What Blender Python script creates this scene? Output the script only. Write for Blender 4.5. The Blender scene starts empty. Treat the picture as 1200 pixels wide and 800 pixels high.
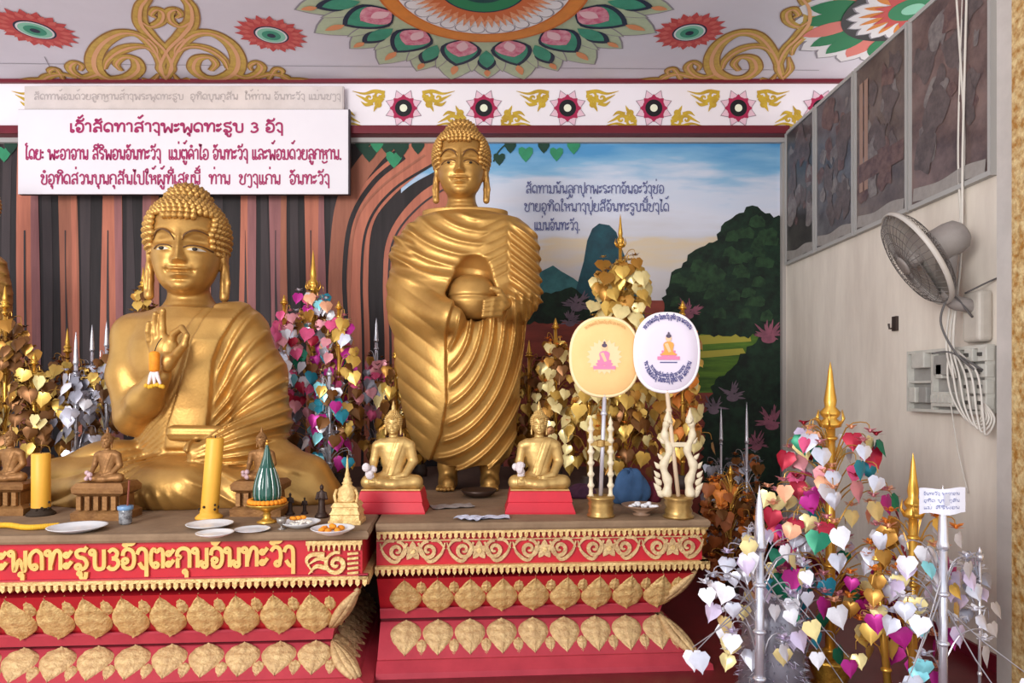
import bpy, math, random
import numpy as np
from mathutils import Vector, Matrix

S = bpy.context.scene
COL = S.collection
PI = math.pi
F = 800.0            # focal length in pixels of the 1200 x 800 frame
CX, CY, EYE = 589.0, 457.0, 1.55
rnd = random.Random(7)

# ------------------------------------------------------------------ camera
cam_data = bpy.data.cameras.new('camera')
cam = bpy.data.objects.new('camera', cam_data)
COL.objects.link(cam)
cam.location = (0, 0, EYE)
cam.rotation_euler = (PI / 2, 0, 0)
cam_data.sensor_width = 36.0
cam_data.lens = 36.0 * F / 1200.0
cam_data.shift_x = (600 - CX) / 1200.0
cam_data.shift_y = (CY - 400) / 1200.0
cam_data.clip_start = 0.05
S.camera = cam

# ------------------------------------------------------------------ light
S.view_settings.view_transform = 'Standard'
S.view_settings.look = 'None'
S.view_settings.gamma = 1.0
S.view_settings.use_curve_mapping = False
S.view_settings.exposure = 0.0
wd = bpy.data.worlds.new('overcast_daylight')
S.world = wd
wd.use_nodes = True
_nt = wd.node_tree
_tc = _nt.nodes.new('ShaderNodeTexCoord')
_sx = _nt.nodes.new('ShaderNodeSeparateXYZ')
_cr = _nt.nodes.new('ShaderNodeValToRGB')
_mr = _nt.nodes.new('ShaderNodeMapRange')
_mr.inputs['From Min'].default_value = -0.25
_mr.inputs['From Max'].default_value = 0.25
_cr.color_ramp.elements[0].color = (1.12, 1.09, 1.07, 1)     # bright lower half, added to lift the ceiling
_cr.color_ramp.elements[1].color = (0.62, 0.66, 0.72, 1)    # overcast sky
_nt.links.new(_tc.outputs['Generated'], _sx.inputs[0])
_nt.links.new(_sx.outputs['Z'], _mr.inputs['Value'])
_nt.links.new(_mr.outputs[0], _cr.inputs[0])
_nt.links.new(_cr.outputs[0], _nt.nodes['Background'].inputs[0])
_nt.nodes['Background'].inputs[1].default_value = 1.5


def area(name, loc, target, size, energy, color):
    ld = bpy.data.lights.new(name, 'AREA')
    ld.shape = 'RECTANGLE'
    ld.size, ld.size_y = size
    ld.energy = energy
    ld.color = color
    o = bpy.data.objects.new(name, ld)
    COL.objects.link(o)
    o.location = loc
    o.rotation_euler = (Vector(target) - Vector(loc)).to_track_quat('-Z', 'Y').to_euler()
    return o


area('daylight_from_entrance', (-3.6, -2.2, 3.0), (-0.4, 5.0, 1.6), (2.6, 2.2), 400, (1.0, 0.97, 0.93))

# ------------------------------------------------------------------ helpers
def W(px, py, Y):
    return ((px - CX) * Y / F, Y, EYE - (py - CY) * Y / F)


def lin(c):
    out = []
    for v in c:
        v = v / 255.0
        out.append(v / 12.92 if v <= 0.04045 else ((v + 0.055) / 1.055) ** 2.4)
    return tuple(out)


MATS = {}


def mat(name, rgb, rough=0.6, metal=0.0, var=0.0, vscale=8.0, bump=0.0, bscale=40.0, rgb2=None, spec=0.4, alpha=1.0,
        stretch=(1, 1, 1), trans=0.0, coat=0.0):
    """principled material; var mixes towards rgb2 with noise, bump roughens the surface"""
    if name in MATS:
        return MATS[name]
    m = bpy.data.materials.new(name)
    m.use_nodes = True
    nt = m.node_tree
    b = nt.nodes['Principled BSDF']
    c = lin(rgb)
    b.inputs['Base Color'].default_value = (*c, 1)
    b.inputs['Roughness'].default_value = rough
    b.inputs['Metallic'].default_value = metal
    b.inputs['Specular IOR Level'].default_value = spec
    b.inputs['Transmission Weight'].default_value = trans
    b.inputs['Coat Weight'].default_value = coat
    if alpha < 1:
        b.inputs['Alpha'].default_value = alpha
    if var > 0 or bump > 0:
        tc = nt.nodes.new('ShaderNodeTexCoord')
        mp = nt.nodes.new('ShaderNodeMapping')
        mp.inputs['Scale'].default_value = stretch
        nt.links.new(tc.outputs['Object'], mp.inputs[0])
    if var > 0:
        n = nt.nodes.new('ShaderNodeTexNoise')
        n.inputs['Scale'].default_value = vscale
        n.inputs['Detail'].default_value = 5
        n.inputs['Roughness'].default_value = 0.65
        nt.links.new(mp.outputs[0], n.inputs['Vector'])
        r = nt.nodes.new('ShaderNodeValToRGB')
        r.color_ramp.elements[0].position = 0.36
        r.color_ramp.elements[1].position = 0.64
        c2 = lin(rgb2) if rgb2 else tuple(x * 0.55 for x in c)
        k = tuple(a + (d - a) * var for a, d in zip(c, c2))
        r.color_ramp.elements[0].color = (*k, 1)
        r.color_ramp.elements[1].color = (*c, 1)
        nt.links.new(n.outputs['Fac'], r.inputs[0])
        nt.links.new(r.outputs[0], b.inputs['Base Color'])
    if bump > 0:
        n2 = nt.nodes.new('ShaderNodeTexNoise')
        n2.inputs['Scale'].default_value = bscale
        n2.inputs['Detail'].default_value = 4
        nt.links.new(mp.outputs[0], n2.inputs['Vector'])
        bp = nt.nodes.new('ShaderNodeBump')
        bp.inputs['Strength'].default_value = bump
        bp.inputs['Distance'].default_value = 0.01
        nt.links.new(n2.outputs['Fac'], bp.inputs['Height'])
        nt.links.new(bp.outputs[0], b.inputs['Normal'])
    MATS[name] = m
    return m


def link(o, parent=None):
    COL.objects.link(o)
    if parent is not None:
        o.parent = parent
    return o


def tag(o, label=None, cat=None, group=None, kind=None):
    if label:
        o['label'] = label
    if cat:
        o['category'] = cat
    if group:
        o['group'] = group
    if kind:
        o['kind'] = kind
    return o


def thing(name, label, cat, loc=(0, 0, 0), rotz=0.0, group=None):
    o = bpy.data.objects.new(name, None)
    o.empty_display_size = 0.1
    link(o)
    o.location = loc
    o.rotation_euler = (0, 0, rotz)
    return tag(o, label, cat, group)


def dup(o, parent=None, **kw):
    c = o.copy()
    COL.objects.link(c)
    if parent is not None:
        c.parent = parent
    for ch in list(o.children):
        dup(ch, c)
    for k, v in kw.items():
        setattr(c, k, v)
    return c


class MB:
    """collects shapes, then links them as ONE mesh object"""

    def __init__(self):
        self.v, self.f, self.mi = [], [], []
        self.n = 0

    def add(self, verts, faces, mi=0, M=None):
        if M is not None:
            verts = [tuple(M @ Vector(p)) for p in verts]
        self.v.extend([tuple(p) for p in verts])
        for fc in faces:
            self.f.append([i + self.n for i in fc])
            self.mi.append(mi)
        self.n += len(verts)
        return self

    def box(self, a, b, mi=0, M=None):
        x0, y0, z0 = a
        x1, y1, z1 = b
        v = [(x0, y0, z0), (x1, y0, z0), (x1, y1, z0), (x0, y1, z0), (x0, y0, z1), (x1, y0, z1), (x1, y1, z1), (x0, y1, z1)]
        f = [(0, 3, 2, 1), (4, 5, 6, 7), (0, 1, 5, 4), (1, 2, 6, 5), (2, 3, 7, 6), (3, 0, 4, 7)]
        return self.add(v, f, mi, M)

    def tube(self, pts, r, n=8, mi=0, M=None, cap=True, flat=1.0):
        pts = [Vector(p) for p in pts]
        if not hasattr(r, '__len__'):
            r = [r] * len(pts)
        up = Vector((0, 0, 1))
        v, f = [], []
        t0 = (pts[1] - pts[0]).normalized()
        side = t0.cross(up)
        if side.length < 1e-3:
            side = Vector((1, 0, 0))
        side.normalize()
        for i, p in enumerate(pts):
            a = pts[max(i - 1, 0)]
            b = pts[min(i + 1, len(pts) - 1)]
            t = (b - a)
            if t.length < 1e-9:
                t = t0
            t = t.normalized()
            side = (side - t * side.dot(t))
            if side.length < 1e-6:
                side = t.orthogonal()
            side.normalize()
            w = t.cross(side)
            for j in range(n):
                th = 2 * PI * j / n
                v.append(tuple(p + (side * math.cos(th) + w * math.sin(th) * flat) * r[i]))
        for i in range(len(pts) - 1):
            for j in range(n):
                k = (j + 1) % n
                f.append((i * n + j, i * n + k, (i + 1) * n + k, (i + 1) * n + j))
        if cap:
            f.append(tuple(range(n))[::-1])
            f.append(tuple((len(pts) - 1) * n + j for j in range(n)))
        return self.add(v, f, mi, M)

    def lathe(self, prof, c=(0, 0, 0), n=24, mi=0, M=None, sx=1.0, sy=1.0):
        v, f = [], []
        for (r, z) in prof:
            for j in range(n):
                th = 2 * PI * j / n
                v.append((c[0] + r * math.cos(th) * sx, c[1] + r * math.sin(th) * sy, c[2] + z))
        for i in range(len(prof) - 1):
            for j in range(n):
                k = (j + 1) % n
                f.append((i * n + j, i * n + k, (i + 1) * n + k, (i + 1) * n + j))
        if prof[0][0] > 1e-6:
            f.append(tuple(range(n))[::-1])
        if prof[-1][0] > 1e-6:
            f.append(tuple((len(prof) - 1) * n + j for j in range(n)))
        return self.add(v, f, mi, M)

    def ball(self, c, r, n=10, m=6, mi=0, M=None):
        if not hasattr(r, '__len__'):
            r = (r, r, r)
        v = [(c[0], c[1], c[2] - r[2])]
        f = []
        for i in range(1, m):
            ph = -PI / 2 + PI * i / m
            for j in range(n):
                th = 2 * PI * j / n
                v.append((c[0] + r[0] * math.cos(ph) * math.cos(th), c[1] + r[1] * math.cos(ph) * math.sin(th), c[2] + r[2] * math.sin(ph)))
        v.append((c[0], c[1], c[2] + r[2]))
        for j in range(n):
            f.append((0, 1 + (j + 1) % n, 1 + j))
        for i in range(m - 2):
            for j in range(n):
                k = (j + 1) % n
                f.append((1 + i * n + j, 1 + i * n + k, 1 + (i + 1) * n + k, 1 + (i + 1) * n + j))
        b = 1 + (m - 2) * n
        for j in range(n):
            f.append((b + j, b + (j + 1) % n, len(v) - 1))
        return self.add(v, f, mi, M)

    def build(self, name, mats, parent=None, smooth=False, loc=None):
        me = bpy.data.meshes.new(name)
        me.from_pydata(self.v, [], self.f)
        if not isinstance(mats, (list, tuple)):
            mats = [mats]
        for m in mats:
            me.materials.append(m)
        if len(mats) > 1:
            me.polygons.foreach_set('material_index', self.mi)
        if smooth:
            me.polygons.foreach_set('use_smooth', [True] * len(me.polygons))
        me.update()
        o = bpy.data.objects.new(name, me)
        link(o, parent)
        if loc is not None:
            o.location = loc
        return o


def autosmooth(o, ang=40):
    """smooth shading with hard edges kept where faces meet steeply"""
    me = o.data
    import bmesh
    bm = bmesh.new()
    bm.from_mesh(me)
    for e in bm.edges:
        if len(e.link_faces) == 2 and e.calc_face_angle(0) > math.radians(ang):
            e.smooth = False
    for fc in bm.faces:
        fc.smooth = True
    bm.to_mesh(me)
    bm.free()
    return o


def bevel(o, w, seg=2):
    m = o.modifiers.new('bevel', 'BEVEL')
    m.width = w
    m.segments = seg
    m.limit_method = 'ANGLE'
    return o


def struct(o):
    o['kind'] = 'structure'
    return o


def crom(pts, k=6, closed=False):
    """points of a smooth curve through pts"""
    P = [np.array(p, float) for p in pts]
    if len(P) < 3 and not closed:
        return [tuple(P[0] + (P[-1] - P[0]) * i / k) for i in range(k + 1)]
    out = []
    n = len(P)
    rng = range(n) if closed else range(n - 1)
    for i in rng:
        if closed:
            p0, p1, p2, p3 = P[i - 1], P[i], P[(i + 1) % n], P[(i + 2) % n]
        else:
            p1, p2 = P[i], P[i + 1]
            p0 = P[i - 1] if i > 0 else 2 * p1 - p2
            p3 = P[i + 2] if i + 2 < n else 2 * p2 - p1
        for j in range(k):
            t = j / k
            out.append(tuple(0.5 * (2 * p1 + (p2 - p0) * t + (2 * p0 - 5 * p1 + 4 * p2 - p3) * t * t + (3 * p1 - p0 - 3 * p2 + p3) * t ** 3)))
    if not closed:
        out.append(tuple(P[-1]))
    return out


class Paint:
    """flat painted shapes on a plane: to3d(u, v, h) places a point at height h above the plane"""

    def __init__(self, to3d, step=0.0012):
        self.P, self.step = to3d, step
        self.mb = MB()
        self.mats = []
        self.k = 0

    def mi(self, m):
        if m not in self.mats:
            self.mats.append(m)
        return self.mats.index(m)

    def poly(self, pts, m, layer=1):
        self.k = (self.k + 1) % 61
        h = layer * self.step + self.k * self.step / 64
        self.mb.add([self.P(u, v, h) for u, v in pts], [tuple(range(len(pts)))], self.mi(m))

    def ribbon(self, pts, w, m, layer=1, thick=0.0, closed=False):
        """stroke of width w (number or list) along pts; thick > 0 raises it off the plane"""
        n = len(pts)
        if not hasattr(w, '__len__'):
            w = [w] * n
        self.k = (self.k + 1) % 61
        h0 = layer * self.step + self.k * self.step / 64
        h1 = h0 + thick
        L, R = [], []
        for i in range(n):
            if closed:
                a, b = pts[i - 1], pts[(i + 1) % n]
            else:
                a, b = pts[max(i - 1, 0)], pts[min(i + 1, n - 1)]
            dx, dy = b[0] - a[0], b[1] - a[1]
            l = math.hypot(dx, dy) or 1
            nx, ny = -dy / l * w[i] / 2, dx / l * w[i] / 2
            L.append((pts[i][0] + nx, pts[i][1] + ny))
            R.append((pts[i][0] - nx, pts[i][1] - ny))
        v = [self.P(*p, h1) for p in L] + [self.P(*p, h1) for p in R]
        seg = range(n) if closed else range(n - 1)
        f = [(i, n + i, n + (i + 1) % n, (i + 1) % n) for i in seg]
        if thick > 0:
            v += [self.P(*p, h0) for p in L] + [self.P(*p, h0) for p in R]
            for i in seg:
                j = (i + 1) % n
                f.append((2 * n + i, i, j, 2 * n + j))
                f.append((n + i, 3 * n + i, 3 * n + j, n + j))
            if not closed:
                f.append((0, 2 * n, 3 * n, n))
                f.append((n - 1, 2 * n - 1, 4 * n - 1, 3 * n - 1))
        self.mb.add(v, f, self.mi(m))

    def disc(self, c, r, m, layer=1, n=32, ry=None, rot=0.0):
        ry = r if ry is None else ry
        co, si = math.cos(rot), math.sin(rot)
        pts = []
        for i in range(n):
            t = 2 * PI * i / n
            x, y = r * math.cos(t), ry * math.sin(t)
            pts.append((c[0] + x * co - y * si, c[1] + x * si + y * co))
        self.poly(pts, m, layer)

    def star(self, c, r0, r1, k, m, layer=1, ph=0.0, pw=1):
        pts = []
        for i in range(2 * k):
            r = r1 if i % 2 == 0 else r0
            t = PI * i / k + ph
            pts.append((c[0] + r * math.cos(t), c[1] + r * math.sin(t)))
        self.poly(pts, m, layer)

    def drop(self, c, ang, r0, r1, w, m, layer=1, fat=0.4, n=9):
        """petal on the ray at angle ang from c, between radii r0 and r1, widest at share `fat`, pointed outward"""
        ca, sa = math.cos(ang), math.sin(ang)
        prof = []
        for i in range(n + 1):
            t = i / n
            s = math.sin(PI * 0.5 * min(t / fat, 1)) if t < fat else math.cos(PI * 0.5 * ((t - fat) / (1 - fat))) ** 0.8 if t < 1 else 0
            prof.append((r0 + (r1 - r0) * t, s * w / 2))
        pts = [(c[0] + r * ca - q * sa, c[1] + r * sa + q * ca) for r, q in prof]
        pts += [(c[0] + r * ca + q * sa, c[1] + r * sa - q * ca) for r, q in prof[-2:0:-1]]
        self.poly(pts, m, layer)

    def build(self, name, parent=None):
        return self.mb.build(name, self.mats, parent)


# ------------------------------------------------------------------ Lao stroke letters (x height 1, loops 'o')
O = lambda x, y, r=.12: ('o', x, y, r)
LAO = {
    'ກ': (.78, [[(.1, 0), (.1, .42), (.22, .55), (.07, .66), (.14, .9), (.36, 1), (.58, .92), (.66, .7), (.66, 0)]]),
    'ຂ': (.74, [O(.17, .86), [(.29, .88), (.34, .74), (.2, .5), (.12, .2), (.3, 0), (.52, .03), (.62, .2), (.62, 1)]]),
    'ຄ': (.78, [[(.2, 0), (.08, .35), (.1, .75), (.36, 1), (.62, .78), (.66, .4), (.66, 0)], O(.36, .42), [(.2, 0), (.26, .34)]]),
    'ງ': (.62, [[(.04, .72), (.14, .96), (.32, 1), (.46, .84), (.48, .3), (.48, -.42)], [(.48, .02), (.3, .04), (.14, .3)]]),
    'ຈ': (.72, [[(.08, .62), (.14, .9), (.36, 1), (.58, .85), (.62, .4), (.52, .08), (.34, 0), (.2, .1), (.16, .24)], O(.26, .36)]),
    'ຊ': (.8, [O(.17, .86), [(.29, .88), (.34, .74), (.2, .5), (.12, .2), (.3, 0), (.52, .03), (.62, .2), (.62, .8), (.78, 1.1)]]),
    'ຍ': (.74, [O(.18, .86), [(.08, .8), (.06, .62), (.3, .54)], [(.14, .56), (.06, .3), (.14, .06), (.36, 0), (.58, .08), (.62, .3), (.62, 1)]]),
    'ດ': (.76, [[(.22, .06), (.08, .3), (.1, .75), (.36, 1), (.6, .82), (.64, .5), (.64, 0)], O(.3, .16)]),
    'ຕ': (.76, [[(.22, .06), (.08, .3), (.08, .76), (.2, .98), (.36, .84), (.52, .98), (.64, .76), (.64, 0)], O(.3, .16)]),
    'ທ': (.86, [O(.15, .86), [(.27, .86), (.27, 0)], [(.27, .2), (.42, .8), (.56, .98), (.7, .9), (.74, .7), (.74, 0)]]),
    'ນ': (.82, [O(.14, .86), [(.26, .86), (.26, 0)], [(.26, .02), (.44, .3), (.52, .16)], O(.6, .12), [(.7, 1), (.7, .16)]]),
    'ບ': (.8, [O(.14, .86), [(.26, .86), (.26, .22), (.36, .02), (.58, .02), (.68, .2), (.68, 1)]]),
    'ປ': (.8, [O(.14, .86), [(.26, .86), (.26, .22), (.36, .02), (.58, .02), (.68, .2), (.68, 1.4)]]),
    'ຜ': (.88, [[(.12, 1), (.12, .12), (.2, 0), (.42, .5), (.64, 0), (.74, .12), (.74, 1)], O(.26, .86)]),
    'ພ': (.92, [O(.13, .86), [(.25, .86), (.26, .1), (.33, .02), (.52, .55), (.7, .02), (.78, .1), (.8, 1)]]),
    'ມ': (.82, [O(.14, .86), [(.26, .86), (.26, .2)], O(.2, .12), [(.32, .08), (.56, .02), (.68, .2), (.68, 1)]]),
    'ຣ': (.62, [O(.38, .13), [(.49, .18), (.5, .44), (.34, .56), (.12, .64), (.1, .88), (.3, 1), (.52, .94)]]),
    'ລ': (.74, [[(.1, .74), (.2, .96), (.42, 1), (.6, .84), (.64, .5), (.64, 0)], [(.64, .4), (.44, .52), (.22, .46), (.12, .26)], O(.22, .14)]),
    'ວ': (.68, [[(.08, .78), (.28, 1), (.5, .88), (.56, .5), (.5, .16)], O(.4, .13)]),
    'ສ': (.8, [[(.1, .74), (.2, .96), (.42, 1), (.6, .84), (.64, .5), (.64, 0)], [(.64, .4), (.44, .52), (.22, .46), (.12, .26)], O(.22, .14), [(.5, .94), (.74, 1.22)]]),
    'ຫ': (.8, [O(.14, .86), [(.26, .86), (.26, 0)], [(.26, .48), (.46, .5), (.58, .66)], O(.6, .78), [(.6, .66), (.68, .3), (.68, 0)]]),
    'ອ': (.74, [[(.1, .66), (.16, .9), (.36, 1), (.58, .85), (.64, .45), (.56, .1), (.34, 0), (.16, .08), (.1, .3)], O(.22, .4)]),
    'ຮ': (.74, [[(.6, .94), (.34, 1), (.14, .88), (.22, .64), (.48, .56), (.62, .32), (.54, .08), (.34, .0)], O(.22, .14), [(.44, .92), (.64, 1.14)]]),
    'ຽ': (.6, [[(.06, .76), (.2, .98), (.4, .92), (.48, .6), (.48, -.1), (.34, -.32), (.12, -.2)]]),
    'ະ': (.48, [O(.15, .74, .1), [(.26, .76), (.4, .96)], O(.15, .2, .1), [(.26, .22), (.4, .42)]]),
    'າ': (.54, [[(.03, .78), (.14, .97), (.3, .97), (.4, .78), (.4, 0)]]),
    'ເ': (.36, [[(.1, 1), (.1, .14)], O(.2, .12)]),
    'ແ': (.66, [[(.1, 1), (.1, .14)], O(.2, .12), [(.4, 1), (.4, .14)], O(.5, .12)]),
    'ໂ': (.42, [[(.34, 1.3), (.12, 1.36), (.06, 1.5), (.26, 1.6)], [(.18, 1.34), (.14, .9), (.14, .14)], O(.24, .12)]),
    'ໃ': (.42, [[(.3, 1.24), (.14, 1.2), (.08, 1.44), (.26, 1.56), (.3, 1.24), (.16, .9), (.14, .14)], O(.24, .12)]),
    'ໄ': (.42, [[(.02, 1.56), (.12, 1.3), (.26, 1.5), (.16, .9), (.14, .14)], O(.24, .12)]),
    'ັ': (0, [[(-.58, 1.28), (-.42, 1.18), (-.28, 1.34), (-.12, 1.5)], O(-.5, 1.34, .08)]),
    'ິ': (0, [[(-.6, 1.16), (-.52, 1.38), (-.34, 1.44), (-.16, 1.36), (-.1, 1.16), (-.6, 1.16)]]),
    'ີ': (0, [[(-.6, 1.16), (-.52, 1.38), (-.34, 1.44), (-.16, 1.36), (-.1, 1.16), (-.6, 1.16)], [(-.1, 1.16), (-.1, 1.6)]]),
    'ົ': (0, [[(-.6, 1.16), (-.5, 1.36), (-.34, 1.24), (-.14, 1.3), (-.06, 1.56)], O(-.5, 1.24, .08)]),
    'ໍ': (0, [O(-.36, 1.3, .1)]),
    '່': (0, [[(-.3, 1.54), (-.3, 1.8)]]),
    '້': (0, [[(-.5, 1.7), (-.36, 1.56), (-.24, 1.72), (-.1, 1.9)]]),
    'ຸ': (0, [O(-.34, -.2, .07), [(-.26, -.2), (-.26, -.5)]]),
    'ູ': (0, [O(-.46, -.2, .07), [(-.38, -.2), (-.38, -.42), (-.2, -.46), (-.14, -.14)]]),
    'ຼ': (0, [[(-.66, -.14), (-.5, -.34), (-.2, -.28), (-.06, -.14)]]),
    '3': (.66, [[(.1, .86), (.3, 1), (.5, .84), (.44, .6), (.26, .54)], [(.26, .54), (.5, .46), (.56, .24), (.4, .02), (.2, 0), (.06, .14)]]),
    '.': (.3, [O(.12, .04, .04)]),
    ':': (.3, [O(.12, .2, .05), O(.12, .7, .05)]),
    ' ': (.42, []),
}


def lao_width(s):
    return sum(LAO[c][0] for c in s)


def write_lao(paint, s, u0, v0, width, xh, w, m, layer=1, thick=0.0):
    """strokes of the words s from (u0, v0), squeezed to `width`, x height xh, stroke width w"""
    kx = width / lao_width(s)
    u = u0
    for c in s:
        adv, strokes = LAO[c]
        for st in strokes:
            if st[0] == 'o':
                _, x, y, r = st
                pts = [(u + (x + r * math.cos(2 * PI * i / 10)) * kx, v0 + (y + r * math.sin(2 * PI * i / 10)) * xh) for i in range(10)]
                paint.ribbon(pts, w * .9, m, layer, thick, closed=True)
            else:
                pts = [(u + x * kx, v0 + y * xh) for x, y in crom(st, 4)]
                paint.ribbon(pts, w, m, layer, thick)
        u += adv * kx


def spiral(c, r, a0, turns, r_end=0.08, n=26):
    """points of a spiral that starts at radius r, angle a0 and winds inwards"""
    out = []
    for i in range(n + 1):
        t = i / n
        rr = r * (1 - t) + r * r_end * t
        a = a0 + turns * 2 * PI * t
        out.append((c[0] + rr * math.cos(a), c[1] + rr * math.sin(a)))
    return out


def taper(n, w0, w1, w2):
    return [w0 + (w1 - w0) * min(1, 2 * i / (n - 1)) if i < n / 2 else w1 + (w2 - w1) * (2 * i / (n - 1) - 1) for i in range(n)]


BVHS = {}


def on_front(obj, pts, lift=.002):
    """points (x, z) laid on the front of a mesh"""
    from mathutils.bvhtree import BVHTree
    me = obj.data
    if me.name not in BVHS:
        BVHS[me.name] = BVHTree.FromPolygons([v.co for v in me.vertices], [p.vertices for p in me.polygons])
    bv = BVHS[me.name]
    out = []
    for x, z in pts:
        h = bv.ray_cast(Vector((x, -3, z)), Vector((0, 1, 0)))
        out.append((x, (h[0].y if h[0] is not None else -.1) - lift, z))
    return out


# ------------------------------------------------------------------ sculpting with distance fields
def smin(a, b, k):
    h = np.clip(0.5 + 0.5 * (b - a) / k, 0, 1)
    return b + (a - b) * h - k * h * (1 - h)


def smax(a, b, k):
    return -smin(-a, -b, k)


def sd_ell(P, c, r):
    x, y, z = (P[0] - c[0]), (P[1] - c[1]), (P[2] - c[2])
    k0 = np.sqrt((x / r[0]) ** 2 + (y / r[1]) ** 2 + (z / r[2]) ** 2) + 1e-6
    return (k0 - 1.0) * min(r)


def sd_cap(P, a, b, ra, rb, sy=1.0):
    """rounded limb from a to b whose radius runs from ra to rb"""
    ax, ay, az = a
    bx, by, bz = b[0] - ax, (b[1] - ay) * sy, b[2] - az
    x, y, z = P[0] - ax, (P[1] - ay) * sy, P[2] - az
    t = np.clip((x * bx + y * by + z * bz) / (bx * bx + by * by + bz * bz + 1e-9), 0, 1)
    return np.sqrt((x - t * bx) ** 2 + (y - t * by) ** 2 + (z - t * bz) ** 2) - (ra + (rb - ra) * t)


def sd_chain(P, pts, rs, k=0.02, sy=1.0):
    d = None
    for i in range(len(pts) - 1):
        e = sd_cap(P, pts[i], pts[i + 1], rs[i], rs[i + 1], sy)
        d = e if d is None else smin(d, e, k)
    return d


def sd_loft(P, zs, cx, a, b, cy=None, p=2.0):
    """stack of ellipses: centre, half width and half depth given at heights zs (rising)"""
    z = P[2]
    A = np.interp(z, zs, a).astype(np.float32)
    B = np.interp(z, zs, b).astype(np.float32)
    C = np.interp(z, zs, cx).astype(np.float32)
    D = np.interp(z, zs, cy).astype(np.float32) if cy is not None else 0.0
    q = (np.abs((P[0] - C) / A) ** p + np.abs((P[1] - D) / B) ** p) ** (1.0 / p)
    d = (q - 1.0) * np.minimum(A, B)
    return np.maximum(d, np.maximum(z - zs[-1], zs[0] - z))


def sstep(x, a, b):
    t = np.clip((x - a) / (b - a), 0, 1)
    return t * t * (3 - 2 * t)


def gauss(x, w):
    return np.exp(-(x / w) ** 2)


def surface(d, xs, ys, zs):
    """smooth surface of the field d on a grid: vertices and quads"""
    s = d < 0
    nx, ny, nz = d.shape
    c = np.zeros((nx - 1, ny - 1, nz - 1), np.uint8)
    offs = [(i, j, k) for i in (0, 1) for j in (0, 1) for k in (0, 1)]
    for i, j, k in offs:
        c += s[i:nx - 1 + i, j:ny - 1 + j, k:nz - 1 + k]
    act = (c > 0) & (c < 8)
    I = np.argwhere(act)
    idx = np.full(act.shape, -1, np.int64)
    idx[act] = np.arange(len(I))
    acc = np.zeros((len(I), 3))
    cnt = np.zeros(len(I))
    G = (xs, ys, zs)
    for a in offs:
        for ax in range(3):
            if a[ax]:
                continue
            b = list(a)
            b[ax] = 1
            ia, ib = I + np.array(a), I + np.array(b)
            da = d[ia[:, 0], ia[:, 1], ia[:, 2]].astype(float)
            db = d[ib[:, 0], ib[:, 1], ib[:, 2]].astype(float)
            m = (da < 0) != (db < 0)
            t = np.where(m, da / np.where(m, da - db, 1), 0)
            for q in range(3):
                pa, pb = G[q][ia[:, q]], G[q][ib[:, q]]
                acc[:, q] += np.where(m, pa + t * (pb - pa), 0)
            cnt += m
    V = acc / cnt[:, None]
    quads = []
    for ax in range(3):
        o1, o2 = [(1, 2), (2, 0), (0, 1)][ax]
        sl0 = [slice(1, -1)] * 3
        sl1 = [slice(1, -1)] * 3
        sl0[ax] = slice(0, -1)
        sl1[ax] = slice(1, None)
        A, B = s[tuple(sl0)], s[tuple(sl1)]
        ch = np.argwhere(A != B)
        if not len(ch):
            continue
        base = ch.copy()
        base[:, o1] += 1
        base[:, o2] += 1
        e = np.eye(3, dtype=int)

        def cell(d1, d2):
            q = base - e[o1] * d1 - e[o2] * d2
            return idx[q[:, 0], q[:, 1], q[:, 2]]
        Q = np.stack([cell(1, 1), cell(0, 1), cell(0, 0), cell(1, 0)], 1)
        inside = A[ch[:, 0], ch[:, 1], ch[:, 2]]
        Q[~inside] = Q[~inside][:, ::-1]
        quads.append(Q)
    Q = np.concatenate(quads)
    Q = Q[(Q >= 0).all(1)]
    return V, Q


def sculpt(name, field, xs, ys, zs, m, parent=None):
    xs, ys, zs = [np.asarray(q, np.float32) for q in (xs, ys, zs)]
    P = (xs[:, None, None], ys[None, :, None], zs[None, None, :])
    d = field(P)
    V, Q = surface(d, xs, ys, zs)
    me = bpy.data.meshes.new(name)
    me.vertices.add(len(V))
    me.vertices.foreach_set('co', V.astype(np.float32).ravel())
    me.loops.add(len(Q) * 4)
    me.loops.foreach_set('vertex_index', Q.astype(np.int32).ravel())
    me.polygons.add(len(Q))
    me.polygons.foreach_set('loop_start', np.arange(0, len(Q) * 4, 4, dtype=np.int32))
    me.polygons.foreach_set('use_smooth', np.ones(len(Q), bool))
    me.materials.append(m)
    me.update(calc_edges=True)
    me.validate()
    o = bpy.data.objects.new(name, me)
    return link(o, parent)


def axis(*segs):
    """grid line positions: (start, end, step) pieces laid end to end"""
    out = []
    for a, b, h in segs:
        n = max(1, int(round((b - a) / h)))
        out += [a + (b - a) * i / n for i in range(n)]
    out.append(segs[-1][1])
    return np.array(out)


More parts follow.
